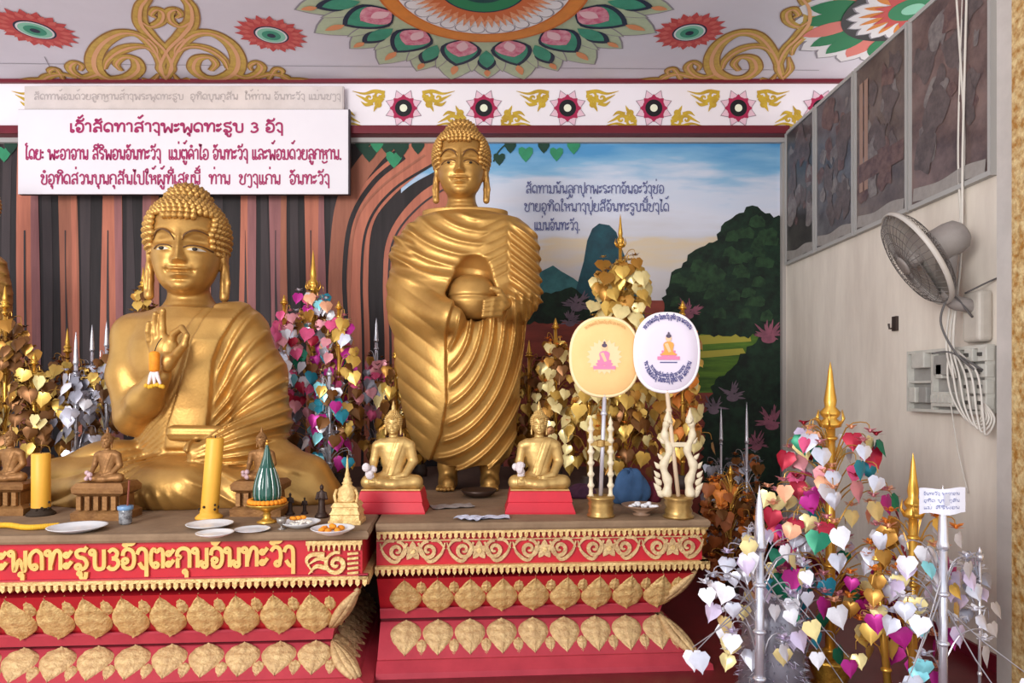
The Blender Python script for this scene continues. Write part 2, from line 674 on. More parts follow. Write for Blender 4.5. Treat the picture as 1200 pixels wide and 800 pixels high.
def head_field(P, c, s, flame=False, yaw=0.0):
    """a serene statue head: c is the point midway between the eyes' depth centre, s half the face width"""
    x0, y0, z = (P[0] - c[0]) / s, (P[1] - c[1]) / s, (P[2] - c[2]) / s
    co, si = math.cos(yaw), math.sin(yaw)
    x, y = x0 * co + y0 * si, -x0 * si + y0 * co
    p = (x, y, z)
    d = sd_ell(p, (0, .15, .55), (1.06, 1.2, 1.2))
    d = smin(d, sd_ell(p, (0, -.12, -.1), (.95, .96, 1.12)), .25)
    d = smin(d, sd_ell(p, (0, -.36, -.74), (.62, .62, .5)), .3)
    d = smin(d, sd_ell(p, (0, -.84, -1.05), (.24, .18, .18)), .2)
    ax = np.abs(x)
    t = np.clip((.42 - z) / .8, 0, 1)
    H = (.05 + .25 * t) * gauss(x, .075 + .055 * t) * sstep(z, -.47, -.36) * sstep(.62 - z, 0, .3)
    H = H + .10 * gauss(ax - .14, .07) * gauss(z + .36, .08)
    zb = .2 + .32 * np.maximum(np.sin(PI * np.clip((ax - .02) / 1.0, 0, 1)), 1e-4) ** .8
    H = H + .06 * gauss(z - zb, .055) * sstep(ax, .05, .14) * sstep(.98 - ax, 0, .1)
    H = H - .03 * gauss(z - zb - .085, .03) * sstep(ax, .1, .2) * sstep(.95 - ax, 0, .1)
    H = H - .12 * gauss(ax - .44, .3) * gauss(z - .2, .15)
    H = H + .11 * gauss(ax - .44, .27) * gauss(z - .02, .13)
    H = H - .05 * gauss(z + .03 - .05 * gauss(ax - .44, .2), .028) * gauss(ax - .44, .3)
    H = H + .095 * gauss(z + .60 + .10 * (ax - .1) ** 2 - .22 * x * x, .05) * gauss(x, .27)
    H = H + .12 * gauss(z + .765 - .15 * x * x, .07) * gauss(x, .20)
    H = H - .075 * gauss(z + .68 - .38 * x * x, .026) * gauss(x, .27) - .06 * gauss(ax - .34, .07) * gauss(z + .62, .09)
    H = H - .05 * gauss(z + .92, .07) * gauss(x, .2)
    H = H + .07 * gauss(ax - .52, .26) * gauss(z + .42, .26)
    d = d - H * sstep(-y, .2, .7)
    e = sd_ell((ax, y, z), (1.05, .1, .05), (.13, .3, .5))
    lobe = sd_chain((ax, y, z), [(1.05, .1, -.3), (1.08, .02, -.8), (1.06, -.02, -1.28)], [.12, .15, .14], .05)
    e = smin(e, lobe, .1)
    e = smax(e, -sd_cap((ax, y, z), (1.12, -.1, -.55), (1.12, -.16, -1.1), .065, .065), .05)
    e = smax(e, -sd_ell((ax, y, z), (1.2, .02, .05), (.1, .16, .3)), .05)
    d = smin(d, e, .06)
    d = smin(d, sd_ell(p, (0, .25, 1.5), (.6, .62, .6)), .2)
    if flame:
        d = smin(d, sd_chain(p, [(0, .25, 1.9), (0, .25, 2.6), (0, .25, 3.5)], [.32, .28, .06], .1), .2)
    neck = sd_cap(p, (0, .2, -.9), (0, .28, -2.1), .58, .66)
    neck = neck - .035 * (gauss(z + 1.5, .09) + gauss(z + 1.78, .09))
    d = smin(d, neck, .12)
    return d * s


def curls(c, s, size, step, yaw=0.0):
    """rows of snail curls over the skull and the crown knot"""
    mb = MB()

    def keep(x, y, z):
        if z > 1.02 - .1 * math.cos(x * 2):
            return True
        if y > .15:
            return z > -.75
        edge = .80 + (y + .9) * .12
        return abs(x) > edge and z > -.15 + max(0, (-y - .2)) * .4
    for (cc, rr, zmin) in (((0, .15, .55), (1.16, 1.28, 1.22), -1.2), ((0, .25, 1.5), (.66, .68, .62), .1)):
        nrow = int(PI * rr[2] / step)
        for i in range(nrow + 1):
            ph = -PI / 2 + PI * i / nrow
            if math.sin(ph) * rr[2] < zmin:
                continue
            rad = math.cos(ph)
            m = max(1, int(2 * PI * rad * rr[0] / step))
            for j in range(m):
                th = 2 * PI * (j + .5 * (i % 2)) / m
                x, y, z = cc[0] + rr[0] * rad * math.cos(th), cc[1] + rr[1] * rad * math.sin(th), cc[2] + rr[2] * math.sin(ph)
                if keep(x, y, z):
                    co, si = math.cos(yaw), math.sin(yaw)
                    nx, ny, nz = (x - cc[0]) / rr[0], (y - cc[1]) / rr[1], (z - cc[2]) / rr[2]
                    R = Vector((nx * co - ny * si, nx * si + ny * co, nz)).to_track_quat('Z', 'Y').to_matrix().to_4x4()
                    M = Matrix.Translation((c[0] + (x * co - y * si) * s, c[1] + (x * si + y * co) * s, c[2] + z * s)) @ R
                    q = size * s
                    mb.lathe([(q, -q * .5), (q * .98, 0), (q * .72, q * .55), (q * .5, q * .62), (q * .36, q * .95), (0, q * 1.15)], n=7, M=M)
    return mb
# ------------------------------------------------------------------ shared colours
GOLD = mat('statue_gold_paint', (196, 152, 84), .40, .62, var=.45, vscale=3.0, rgb2=(150, 104, 50), bump=.12, bscale=60)
GOLD2 = mat('pale_gold_paint', (214, 178, 112), .42, .55, var=.5, vscale=7, rgb2=(150, 112, 62), bump=.15, bscale=50)
BRONZE = mat('worn_bronze_paint', (156, 112, 66), .5, .45, var=.6, vscale=9, rgb2=(104, 66, 38), bump=.3, bscale=50)
CARVED = mat('carved_gilt_plaster', (236, 204, 140), .5, .25, var=.6, vscale=26, rgb2=(184, 138, 78), bump=.8, bscale=70)
CARVED2 = mat('weathered_gilt_plaster', (220, 188, 136), .58, .2, var=.6, vscale=26, rgb2=(160, 118, 80), bump=.8, bscale=70)
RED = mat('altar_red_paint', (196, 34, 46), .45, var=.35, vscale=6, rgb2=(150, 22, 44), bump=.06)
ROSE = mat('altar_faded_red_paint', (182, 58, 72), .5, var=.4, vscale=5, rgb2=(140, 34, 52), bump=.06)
DKRED = mat('shadow_line_dark_red', (96, 16, 26), .6)  # shadow line under the altar ledge, put in as a darker red
STONE = mat('dusty_altar_top', (142, 116, 90), .8, var=.5, vscale=7, rgb2=(108, 84, 64), bump=.2)
MAROON = mat('maroon_trim_paint', (112, 22, 40), .5, var=.3, vscale=4)
CEILP = mat('lavender_white_ceiling_paint', (222, 219, 230), .7, var=.35, vscale=1.3, rgb2=(206, 202, 214))
FRIEZE = mat('white_frieze_paint', (238, 232, 240), .65)
WHITE = mat('white_enamel', (236, 236, 240), .4)
BLACK = mat('black_paint', (18, 18, 26), .5)

# ------------------------------------------------------------------ room
YB = 6.63
ZC = 4.51
XW = 2.727
mb = MB()
mb.box((-7, .9, -.12), (6, YB + .1, 0))
struct(mb.build('floor', mat('maroon_floor_tiles', (112, 34, 40), .32, var=.5, vscale=3, rgb2=(78, 22, 28))))
mb = MB()
mb.box((-7, YB, 0), (XW, YB + .12, 4.06))
wall_back = struct(mb.build('wall_back', mat('mural_dark_ground', (46, 40, 44), .75, var=.6, vscale=3, rgb2=(26, 26, 28))))
mb = MB()
mb.box((-7, 1.2, ZC), (6, YB + .3, ZC + .12))
ceiling = struct(mb.build('ceiling', CEILP))
plaster = mat('stained_grey_plaster', (238, 229, 217), .8, var=.5, vscale=2.2, rgb2=(196, 183, 172), stretch=(1.6, 1.6, .35), bump=.08, bscale=18)
mb = MB()
mb.box((XW, 2.3, 0), (XW + .14, YB + .12, 4.02))
wall_right = struct(mb.build('wall_right', plaster))
mb = MB()
mb.box((-7, 6.52, 4.055), (6, YB + .12, ZC))
struct(mb.build('trim_1', FRIEZE))
mb = MB()
mb.box((-7, 6.49, 4.475), (6, 6.53, ZC))
struct(mb.build('trim_2', MAROON))
mb = MB()
mb.box((-7, 6.47, 3.985), (XW - .001, YB + .02, 4.062))
bevel(struct(mb.build('trim_3', MAROON)), .008)
mb = MB()
mb.box((-7, 6.58, 3.94), (XW - .001, YB + .01, 3.984))
struct(mb.build('trim_4', mat('grey_conduit', (176, 172, 172), .5)))
mb = MB()
mb.box((XW - .035, YB - .06, 0), (XW + .001, YB + .01, 3.93))
struct(mb.build('trim_5', mat('grey_corner_strip', (168, 162, 158), .6)))
mb = MB()
mb.box((XW - .02, 2.35, 0), (XW + .002, 6.55, .09))
struct(mb.build('baseboard_right', MAROON))
mb = MB()
mb.box((2.55, 2.7, 0), (3.3, 3.42, 4.5))
mos = mat('gold_mosaic', (238, 214, 160), .4, .25, var=1.0, vscale=24, rgb2=(178, 126, 58), bump=.9, bscale=40)
struct(mb.build('pillar_right', mos))
mb = MB()
mb.box((2.62, 3.425, 0), (2.726, 3.62, 4.02))
mb.box((2.66, 3.62, 0), (2.726, 3.66, 4.02))
struct(mb.build('trim_6', mat('pale_plaster_strip', (204, 198, 194), .7, var=.3, vscale=4)))

# rear step behind the two altars, carrying the trees
mb = MB()
mb.box((-5.4, 4.7, 0), (1.02, YB - .05, .815))
struct(mb.build('platform', mat('dark_brown_concrete', (88, 66, 56), .8, var=.5, vscale=5)))  # dark brown concrete, mottled at random

# ------------------------------------------------------------------ mural on the back wall
def PB(px, py):
    k = YB / F
    return ((px - CX) * k, EYE - (py - CY) * k)


mur = Paint(lambda u, v, h: (*[(u - CX) * YB / F], YB - .002 - h, EYE - (v - CY) * YB / F), .0015)


def sky_mat():
    m = bpy.data.materials.new('painted_sky')
    m.use_nodes = True
    nt = m.node_tree
    b = nt.nodes['Principled BSDF']
    b.inputs['Roughness'].default_value = .6
    tc = nt.nodes.new('ShaderNodeTexCoord')
    mp = nt.nodes.new('ShaderNodeMapping')
    mp.inputs['Scale'].default_value = (.55, 1, 3.2)
    nt.links.new(tc.outputs['Object'], mp.inputs[0])
    n = nt.nodes.new('ShaderNodeTexNoise')
    n.inputs['Scale'].default_value = 2.2
    n.inputs['Detail'].default_value = 4
    nt.links.new(mp.outputs[0], n.inputs['Vector'])
    sx = nt.nodes.new('ShaderNodeSeparateXYZ')
    nt.links.new(tc.outputs['Object'], sx.inputs[0])
    mr = nt.nodes.new('ShaderNodeMapRange')
    mr.inputs['From Min'].default_value = 2.1
    mr.inputs['From Max'].default_value = 4.0
    nt.links.new(sx.outputs['Z'], mr.inputs['Value'])
    ad = nt.nodes.new('ShaderNodeMath')
    ad.operation = 'MULTIPLY_ADD'
    ad.inputs[1].default_value = .42
    nt.links.new(n.outputs['Fac'], ad.inputs[0])
    sb = nt.nodes.new('ShaderNodeMath')
    sb.operation = 'SUBTRACT'
    sb.inputs[1].default_value = .21
    nt.links.new(mr.outputs[0], sb.inputs[0])
    nt.links.new(sb.outputs[0], ad.inputs[2])
    r = nt.nodes.new('ShaderNodeValToRGB')
    cr = r.color_ramp
    stops = [(0, (196, 190, 196)), (.30, (202, 198, 202)), (.42, (214, 196, 168)), (.48, (204, 204, 214)), (.62, (214, 218, 234)),
             (.76, (204, 214, 234)), (.86, (128, 180, 218)), (.97, (78, 150, 204))]
    while len(cr.elements) < len(stops):
        cr.elements.new(.5)
    for e, (p, c) in zip(cr.elements, stops):
        e.position = p
        e.color = (*lin(c), 1)
    nt.links.new(ad.outputs[0], r.inputs[0])
    nt.links.new(r.outputs[0], b.inputs['Base Color'])
    return m


SKY = sky_mat()
mur.poly([(430, 166), (918, 166), (918, 420), (430, 420)], SKY, 1)
TK = [mat('mural_trunk_%s' % n, c, .7, var=.5, vscale=3, rgb2=c2, stretch=(6, 1, .5)) for n, c, c2 in
      (('salmon', (196, 120, 96), (150, 86, 72)), ('tan', (170, 108, 86), (130, 78, 64)), ('rose', (158, 104, 104), (118, 76, 80)))]
TD = mat('mural_trunk_dark', (36, 31, 33), .7, var=.5, vscale=3, rgb2=(60, 52, 54), stretch=(5, 1, .5))
TG = mat('mural_trunk_grey', (68, 58, 60), .7, var=.5, vscale=3, rgb2=(50, 44, 48), stretch=(5, 1, .5))
mur.poly([(-325, 166), (470, 166), (470, 600), (-325, 600)], TD, 1)
mural_rnd = random.Random(3)


def strip(x0, x1, y0, y1, m, layer, wob=2.5):
    n = 9
    Lp, Rp = [], []
    p1, p2 = mural_rnd.random() * 6, mural_rnd.random() * 6
    for i in range(n + 1):
        t = i / n
        y = y0 + (y1 - y0) * t
        Lp.append((x0 + wob * math.sin(4 * t + p1), y))
        Rp.append((x1 + wob * math.sin(5 * t + p2) + 6 * t * t, y))
    mur.poly(Lp + Rp[::-1], m, layer)


for x0, x1, mm in ((-250, -226, 1), (-200, -178, 0), (-152, -130, 2), (-106, -84, 0), (-64, -44, 1), (-22, -2, 2), (22, 44, 0), (70, 90, 1), (119, 141, 0), (166, 184, 2), (229, 244, 2), (280, 298, 0), (316, 336, 2), (357, 380, 0)):
    strip(x0, x1, 166, 590, TK[mm], 3)
    strip(x1 - 6, x1 + 1, 166, 560, TK[(mm + 2) % 3], 4, 1.5)
    strip(x1 + 6, x1 + 15, 166, 520, TG, 2, 2)
    strip(x0 + 7, x0 + 8.2, 270, 460, TG, 5, .6)
# the two right hand trunks lean out to the right at the top
def limb(pts, w, m, layer):
    q = crom(pts, 7)
    ww = [w[0] + (w[-1] - w[0]) * i / (len(q) - 1) for i in range(len(q))]
    mur.ribbon(q, ww, m, layer)


limb([(414, 600), (416, 420), (414, 330), (420, 260), (448, 218), (500, 176), (540, 150)], (36, 34), TK[0], 3)
limb([(396, 600), (396, 400), (398, 300), (408, 230), (440, 180), (470, 160)], (24, 22), TK[1], 3)
limb([(442, 600), (446, 420), (446, 320), (452, 270), (480, 232), (520, 208)], (20, 22), TD, 4)
limb([(462, 600), (466, 420), (464, 330), (470, 280), (500, 240), (540, 216)], (30, 30), TK[0], 5)
limb([(474, 600), (478, 420), (474, 330), (482, 290), (500, 262)], (16, 18), TK[2], 6)
limb([(404, 600), (406, 400), (404, 320), (412, 258), (438, 214), (474, 184)], (5, 6), TD, 6)
limb([(424, 600), (426, 420), (424, 320), (432, 262), (462, 222), (512, 190)], (3, 3), TD, 6)
limb([(408, 600), (411, 420), (410, 330), (417, 262), (444, 222), (498, 182)], (2.5, 2.5), TK[1], 7)
limb([(456, 600), (458, 420), (456, 320), (464, 276), (494, 240), (534, 214)], (3, 2), TG, 7)
# hills, path, fields
TEAL = mat('mural_teal_hill', (34, 84, 96), .7, var=.7, vscale=5, rgb2=(28, 44, 58))
TEAL2 = mat('mural_pale_teal_hill', (62, 120, 124), .7, var=.7, vscale=6, rgb2=(34, 72, 80))
LEAFD = mat('mural_dark_foliage', (26, 52, 36), .75, var=.9, vscale=9, rgb2=(12, 20, 18))
LEAFM = mat('mural_mid_foliage', (44, 74, 46), .75, var=.9, vscale=14, rgb2=(22, 40, 28))
mur.poly([(600, 372), (612, 340), (622, 325), (634, 318), (648, 311), (658, 318), (672, 326), (690, 340), (700, 372)], TEAL2, 2)
mur.poly([(668, 372), (676, 335), (684, 306), (688, 282), (694, 268), (702, 262), (714, 264), (722, 272), (728, 290), (736, 310), (744, 335), (756, 372)], TEAL, 3)
mur.poly([(590, 352), (930, 352), (930, 640), (590, 640)], mat('mural_red_ground', (152, 70, 58), .7, var=.6, vscale=3, rgb2=(96, 46, 42), stretch=(.5, 1, 3)), 2)
FIELD = mat('mural_green_field', (92, 128, 40), .7, var=.8, vscale=4, rgb2=(40, 70, 28), stretch=(.5, 1, 5))
mur.poly([(780, 384), (930, 384), (930, 460), (780, 460)], FIELD, 3)
mur.poly([(815, 393), (878, 390), (880, 400), (815, 404)], mat('mural_yellow_field', (166, 158, 62), .7), 4)
mur.poly([(815, 412), (870, 408), (874, 415), (815, 420)], mat('mural_yellow_field', (166, 158, 62), .7), 4)


def foliage(pts, m, layer, jag=5, seed=1):
    """painted tree mass: outline pts with a leafy edge"""
    r = random.Random(seed)
    out = []
    n = len(pts)
    for i in range(n):
        a, b = pts[i], pts[(i + 1) % n]
        L = math.hypot(b[0] - a[0], b[1] - a[1])
        k = max(1, int(L / 5))
        for j in range(k):
            t = j / k
            q = jag * (r.random() - .3)
            nx, ny = (b[1] - a[1]) / L, -(b[0] - a[0]) / L
            out.append((a[0] + (b[0] - a[0]) * t + nx * q, a[1] + (b[1] - a[1]) * t + ny * q))
    mur.poly(out, m, layer)


foliage([(596, 376), (612, 352), (640, 344), (668, 340), (690, 350), (712, 376)], LEAFD, 4, 6, 2)
foliage([(776, 392), (778, 350), (786, 326), (800, 308), (816, 296), (838, 286), (850, 262), (866, 250), (880, 244), (896, 252), (917, 256), (917, 392)], LEAFD, 5, 7, 13)
mur.disc((868, 278), 18, LEAFD, 4)
mur.disc((869, 276), 15, LEAFD, 5)
for i in range(46):
    x = mural_rnd.uniform(790, 912)
    y = mural_rnd.uniform(max(256, 330 - (x - 785) * .75), 372)
    foliage([(x - 8, y + 5), (x - 5, y - 4), (x + 2, y - 7), (x + 8, y - 2), (x + 7, y + 5)], LEAFM, 6, 2.2, 100 + i)
foliage([(822, 640), (824, 500), (836, 456), (852, 436), (872, 412), (890, 398), (917, 392), (917, 640)], LEAFD, 6, 8, 5)
PINK = mat('mural_pink_blossom', (158, 92, 112), .7, var=.7, vscale=9, rgb2=(96, 60, 74))
MAUVE = mat('mural_mauve_leaves', (128, 108, 124), .7, var=.6, vscale=9, rgb2=(70, 62, 70))
for i, (x, y, r, m) in enumerate(((900, 392, 17, PINK), (858, 462, 14, MAUVE), (904, 494, 16, PINK), (836, 478, 12, MAUVE), (676, 356, 15, MAUVE), (806, 366, 13, PINK), (886, 520, 12, PINK), (668, 376, 11, MAUVE))):
    rr = random.Random(i)
    for j in range(24):
        a = rr.uniform(-.3, PI + .3)
        mur.drop((x + rr.uniform(-4, 4), y + rr.uniform(-3, 3)), -a, 1, r * rr.uniform(.5, 1.35), r * .17, m, 7 + j % 3)
    mur.disc((x, y + r * .3), r * .5, m, 7, ry=r * .3)
# heart leaves hanging from the top edge
G1 = mat('mural_bright_leaf', (52, 146, 104), .65, var=.4, vscale=12)
G2 = mat('mural_dark_leaf', (22, 62, 48), .65, var=.4, vscale=12)
for i, (x, y, r, m) in enumerate(((425, 170, 10, G2), (433, 178, 12, G2), (455, 170, 12, G2), (462, 186, 11, G1), (470, 174, 11, G2), (490, 172, 9, G2),
                                  (585, 186, 8, G2), (598, 172, 8, G2), (616, 180, 10, G1), (637, 172, 8, G2), (652, 180, 9, G1), (672, 172, 9, G1),
                                  (6, 180, 10, G1), (14, 172, 9, G2), (442, 170, 9, G1))):
    hp = []
    for q in range(14):
        t = 2 * PI * q / 14
        hp.append((x + r * .9 * math.sin(t) ** 3, y - r * (.8 * math.cos(t) - .3 * math.cos(2 * t) - .12 * math.cos(3 * t)) * 1.1))
    mur.poly(hp, m, 8)
mur.ribbon(crom([(578, 190), (586, 176), (600, 168), (640, 167), (690, 168)], 5), 1.6, G2, 7)
INK = mat('mural_blue_lettering', (92, 98, 146), .7)
wallw = Paint(mur.P, .0015)
for s, u, v, wdt in (('ສັດທາມນັນລູກປຸກພະຣະກາຈັນຈະວົງຊື່ອ', 616, 227, 162), ('ຊາຍອຸທິດໃຫ້ນາງປຸ່ຍສີຈັນທະຣູບນີ້ຊຶ່ງໄດ້', 614, 248, 170), ('ແມ່ນຈັນທະວົງ.', 626, 270, 54)):
    s = ''.join(c for c in s if c in LAO)
    write_lao(Paint(lambda a, b, h: (a, b, h)), s, 0, 0, 1, 1, .1, INK)
    # letters are written upward on the wall, so the vertical unit is negative
    write_lao(mur, s, u, v, wdt, -9.4, 1.15, INK, 9)
mural = mur.build('painted_mural', wall_back)
mural['label'] = 'painted landscape of tree trunks, sky, hills and dark trees'

# ------------------------------------------------------------------ frieze ornaments
YF = 6.518
fr = Paint(lambda u, v, h: ((u - CX) * 6.52 / F, YF - h, EYE - (v - CY) * 6.52 / F), .0012)
FY = mat('frieze_yellow', (204, 172, 52), .6, var=.5, vscale=12, rgb2=(150, 110, 40))
FP = mat('frieze_pale_pink', (226, 190, 206), .6)
FC = mat('frieze_crimson', (168, 32, 78), .6)
FL = mat('frieze_outline', (150, 128, 140), .6)


def wing(p, x, y, sx, sy, m, layer=2, k=1.0):
    """a flame shaped scroll: curls running outward from (x, y)"""
    def q(a, b):
        return (x + sx * a * k, y + sy * b * k)
    for (cx_, cy_, r, a0, tr) in ((9, 6, 6.5, PI * .9, 1.3), (20, 8, 5.5, PI * 1.2, -1.2), (9, 15, 4.5, PI * 1.5, 1.2)):
        pts = [q(*c) for c in spiral((cx_, cy_), r, a0, tr, .1, 18)]
        p.ribbon(pts, [w * k for w in taper(19, 2.2, 3.4, 1.2)], m, layer)
    for pts in ([(2, 2), (14, 0), (26, 3), (40, 0)], [(3, 5), (18, 12), (28, 8), (36, 4)], [(4, 8), (12, 18), (15, 24)], [(16, 14), (24, 16), (30, 12)]):
        c = [q(*t) for t in crom(pts, 5)]
        p.ribbon(c, [w * k for w in taper(len(c), 4.5, 3.8, .5)], m, layer + 1)


for i, x in enumerate(range(74, 1060, 98)):
    cx_ = x if x < 440 else {466: 473, 564: 567, 662: 665, 760: 766, 858: 865}.get(x, x + 6)
    cy_ = 127
    fr.star((cx_, cy_), 15, 23, 8, FL, 2, PI / 8)
    fr.star((cx_, cy_), 14.2, 21.6, 8, FP, 3, PI / 8)
    fr.star((cx_, cy_), 12, 16.5, 8, FC, 4, 0)
    fr.disc((cx_, cy_), 13.2, FC, 5)
    fr.disc((cx_, cy_), 10, BLACK, 6)
    fr.disc((cx_, cy_), 4.4, mat('frieze_cream', (232, 236, 214), .6), 7)
    if i % 2 == 0:
        wing(fr, cx_ + 20, 107, 1, 1, FY)
        wing(fr, cx_ - 20, 107, -1, 1, FY)
    else:
        wing(fr, cx_ + 18, 148, 1, -1, FY)
        wing(fr, cx_ - 18, 148, -1, -1, FY)
fro = fr.build('painted_frieze', bpy.data.objects['trim_1'])

# ------------------------------------------------------------------ ceiling paintings
def PC(px, py):
    Y = (ZC - EYE) * F / (CY - py)
    return ((px - CX) * Y / F, Y)


cp = Paint(lambda u, v, h: (u, v, ZC - .001 - h), .0014)
OR = mat('ceiling_orange', (226, 140, 58), .65, var=.3, vscale=8)
PEACH = mat('ceiling_peach', (232, 172, 132), .65, var=.7, vscale=30, rgb2=(206, 100, 52))
PALEG = mat('ceiling_pale_green', (190, 204, 172), .65, var=.4, vscale=14, rgb2=(160, 180, 150))
TEALG = mat('ceiling_teal_green', (64, 158, 128), .65, var=.4, vscale=8, rgb2=(36, 116, 92))
GRN = mat('ceiling_green', (36, 130, 84), .65)
NAVY = mat('ceiling_navy', (28, 40, 66), .65)
LOTUS = mat('ceiling_lotus_pink', (206, 96, 128), .65, var=.7, vscale=14, rgb2=(238, 190, 200))
CW = mat('ceiling_white', (232, 230, 234), .65)
CGREY = mat('ceiling_pencil_grey', (150, 146, 156), .65)
CRED = mat('ceiling_coral_red', (202, 78, 76), .65, var=.3, vscale=9, rgb2=(180, 50, 56))
CGOLD = mat('ceiling_gold_ochre', (216, 184, 84), .65, var=.6, vscale=14, rgb2=(180, 132, 70))
CORA = mat('ceiling_tip_orange', (226, 150, 100), .65)
MC = (-.143, 4.97)
NP = 14
for i in range(NP):
    a = -PI / 2 + (i + .5) * 2 * PI / NP
    b = -PI / 2 + i * 2 * PI / NP
    for (dd, rr, ww) in ((a, 1.56, .46), (b, 1.50, .40)):
        cp.drop(MC, dd, .7, rr + .02, ww + .03, CGREY, 1, .35)
        cp.drop(MC, dd, .7, rr, ww, PALEG, 2 if dd == b else 3, .35)
    for s in (-1, 1):
        cp.drop(MC, a + s * .12, .85, 1.38, .12, CGREY, 4, .5)
        cp.drop(MC, a + s * .12, .85, 1.36, .10, PALEG, 5, .5)
    cp.drop(MC, a, .78, 1.28, .36, NAVY, 6, .38)
    cp.drop(MC, a, .80, 1.23, .29, TEALG, 7, .38)
    cp.drop(MC, a, .80, 1.10, .27, LOTUS, 8, .45)
    cp.drop(MC, a, .82, 1.00, .10, mat('ceiling_lotus_pale', (236, 196, 204), .65), 9, .5)
    cp.drop(MC, a, 1.26, 1.46, .07, CORA, 6, .4)
    cp.drop(MC, b, 1.02, 1.34, .17, NAVY, 6, .5)
    cp.drop(MC, b, .96, 1.28, .14, TEALG, 7, .5)
    cp.drop(MC, b, 1.32, 1.46, .06, CORA, 6, .4)
cp.disc(MC, .81, mat('ceiling_orange_rim', (206, 110, 40), .65), 10, 64)
cp.disc(MC, .79, OR, 11, 64)
cp.disc(MC, .68, mat('ceiling_orange_rim', (206, 110, 40), .65), 12, 64)
cp.disc(MC, .665, CW, 13, 64)
for i in range(30):
    a = 2 * PI * i / 30
    cp.disc((MC[0] + .60 * math.cos(a), MC[1] + .60 * math.sin(a)), .062, CGREY, 14, 14)
    cp.disc((MC[0] + .592 * math.cos(a), MC[1] + .592 * math.sin(a)), .055, CW, 15, 14)
cp.star(MC, .46, .57, 60, PEACH, 16)
cp.star(MC, .38, .47, 40, mat('ceiling_burnt_orange', (206, 108, 58), .65), 17)
cp.disc(MC, .335, NAVY, 18, 48)
cp.disc(MC, .32, GRN, 19, 48)
cp.disc(MC, .20, mat('ceiling_dark_teal', (20, 70, 70), .65), 20, 40)


def ceiling_flower(px, py, r):
    c = PC(px, py)
    cp.star(c, r * .80, r * 1.06, 18, CRED, 2, .1)
    cp.star(c, r * .68, r * .92, 18, mat('ceiling_rose', (214, 104, 96), .65), 3, .27)
    cp.star(c, r * .58, r * .76, 18, CRED, 4, .1)
    cp.disc(c, r * .50, NAVY, 5)
    cp.disc(c, r * .45, CW, 6)
    cp.disc(c, r * .40, mat('ceiling_mint', (140, 206, 180), .65), 7)
    cp.disc(c, r * .27, TEALG, 8)
    cp.disc(c, r * .12, NAVY, 9)


ceiling_flower(41, 34, .30)
ceiling_flower(318, 40, .28)
ceiling_flower(808, 37, .28)


def scroll(points_px, w, m, layer):
    pts = crom([PC(*p) for p in points_px], 7)
    cp.ribbon(pts, [x * .0075 for x in taper(len(pts), *w)], m, layer)


def kanok(ox, sgn, m=CGOLD):
    """big ochre scroll: traced in the plane of the ceiling, ox its foot, sgn the way it runs"""
    q = lambda lst: [(ox + sgn * a, b) for a, b in lst]
    E = mat('ceiling_ochre_outline', (168, 124, 70), .65)
    CO = mat('ceiling_scroll_orange', (232, 176, 130), .65)
    lines = [
        ([(-8, 92), (-2, 78), (-10, 58), (-26, 42), (-38, 26), (-38, 8), (-30, -6), (-40, -22)], (6, 16, 5)),
        ([(-38, 24), (-26, 30), (-14, 24), (-12, 14), (-20, 10), (-26, 16), (-20, 20)], (8, 10, 3)),
        ([(-6, 88), (2, 64), (20, 42), (44, 38), (66, 50), (76, 68), (72, 84), (56, 92), (36, 90), (24, 80), (28, 68), (42, 66), (50, 74), (44, 82)], (8, 20, 5)),
        ([(6, 60), (16, 54), (32, 54), (48, 60), (60, 70), (64, 80)], (5, 14, 4)),
        ([(72, 86), (86, 90), (98, 86), (104, 78), (98, 72), (90, 76), (92, 82)], (14, 10, 3)),
        ([(96, 90), (114, 86), (128, 88), (136, 92), (150, 92), (168, 94)], (8, 12, 2)),
        ([(-8, 90), (-16, 80), (-14, 66)], (8, 8, 2)),
        ([(-30, 44), (-20, 54), (-18, 64)], (10, 8, 2)),
        ([(112, 92), (120, 80), (128, 82), (126, 88)], (5, 7, 2)),
        ([(20, 92), (8, 94), (0, 86)], (8, 8, 2)),
    ]
    for i, (l, w) in enumerate(lines):
        scroll(q(l), tuple(a + 3 for a in w), E, 2)
        scroll(q(l), w, m, 3 + i % 3)
        scroll(q(l), tuple(a * .28 for a in w), CO, 7)


kanok(203, 1)
kanok(186, -1)
kanok(910, -1)

# big green rosette at the right, running on over the partition wall
RC = (PC(1072, 6)[0], 5.27)
for i in range(22):
    a = 2 * PI * i / 22
    cp.drop(RC, a, .3, .90, .27, CGREY, 2, .75)
    cp.drop(RC, a, .3, .88, .25, CW, 3, .75)
    cp.drop(RC, a, .3, .80, .21, GRN if i % 3 else mat('ceiling_salmon', (226, 130, 120), .65), 4 + i % 2, .6)
cp.disc(RC, .50, BLACK, 8, 48)
for i in range(18):
    a = 2 * PI * i / 18
    cp.drop(RC, a, .1, .47, .16, CGREY, 9, .7)
    cp.drop(RC, a, .1, .455, .14, CW, 10, .7)
    cp.drop(RC, a, .1, .38, .06, OR, 11, .6)
cp.star(RC, .2, .3, 14, CRED, 12)
cp.disc(RC, .17, GRN, 13)
cp.disc(RC, .08, mat('ceiling_mint', (140, 206, 180), .65), 14)
# seams between the boards of the ceiling
for px0, py0, px1, py1 in ((215, 0, 236, 40), (0, 74, 960, 82), (52, 66, 70, 100)):
    cp.ribbon([PC(px0, py0), PC(px1, py1)], .008, CGREY, 1)
cp.build('painted_ceiling_ornaments', ceiling)
# ------------------------------------------------------------------ altars
TOP = .83


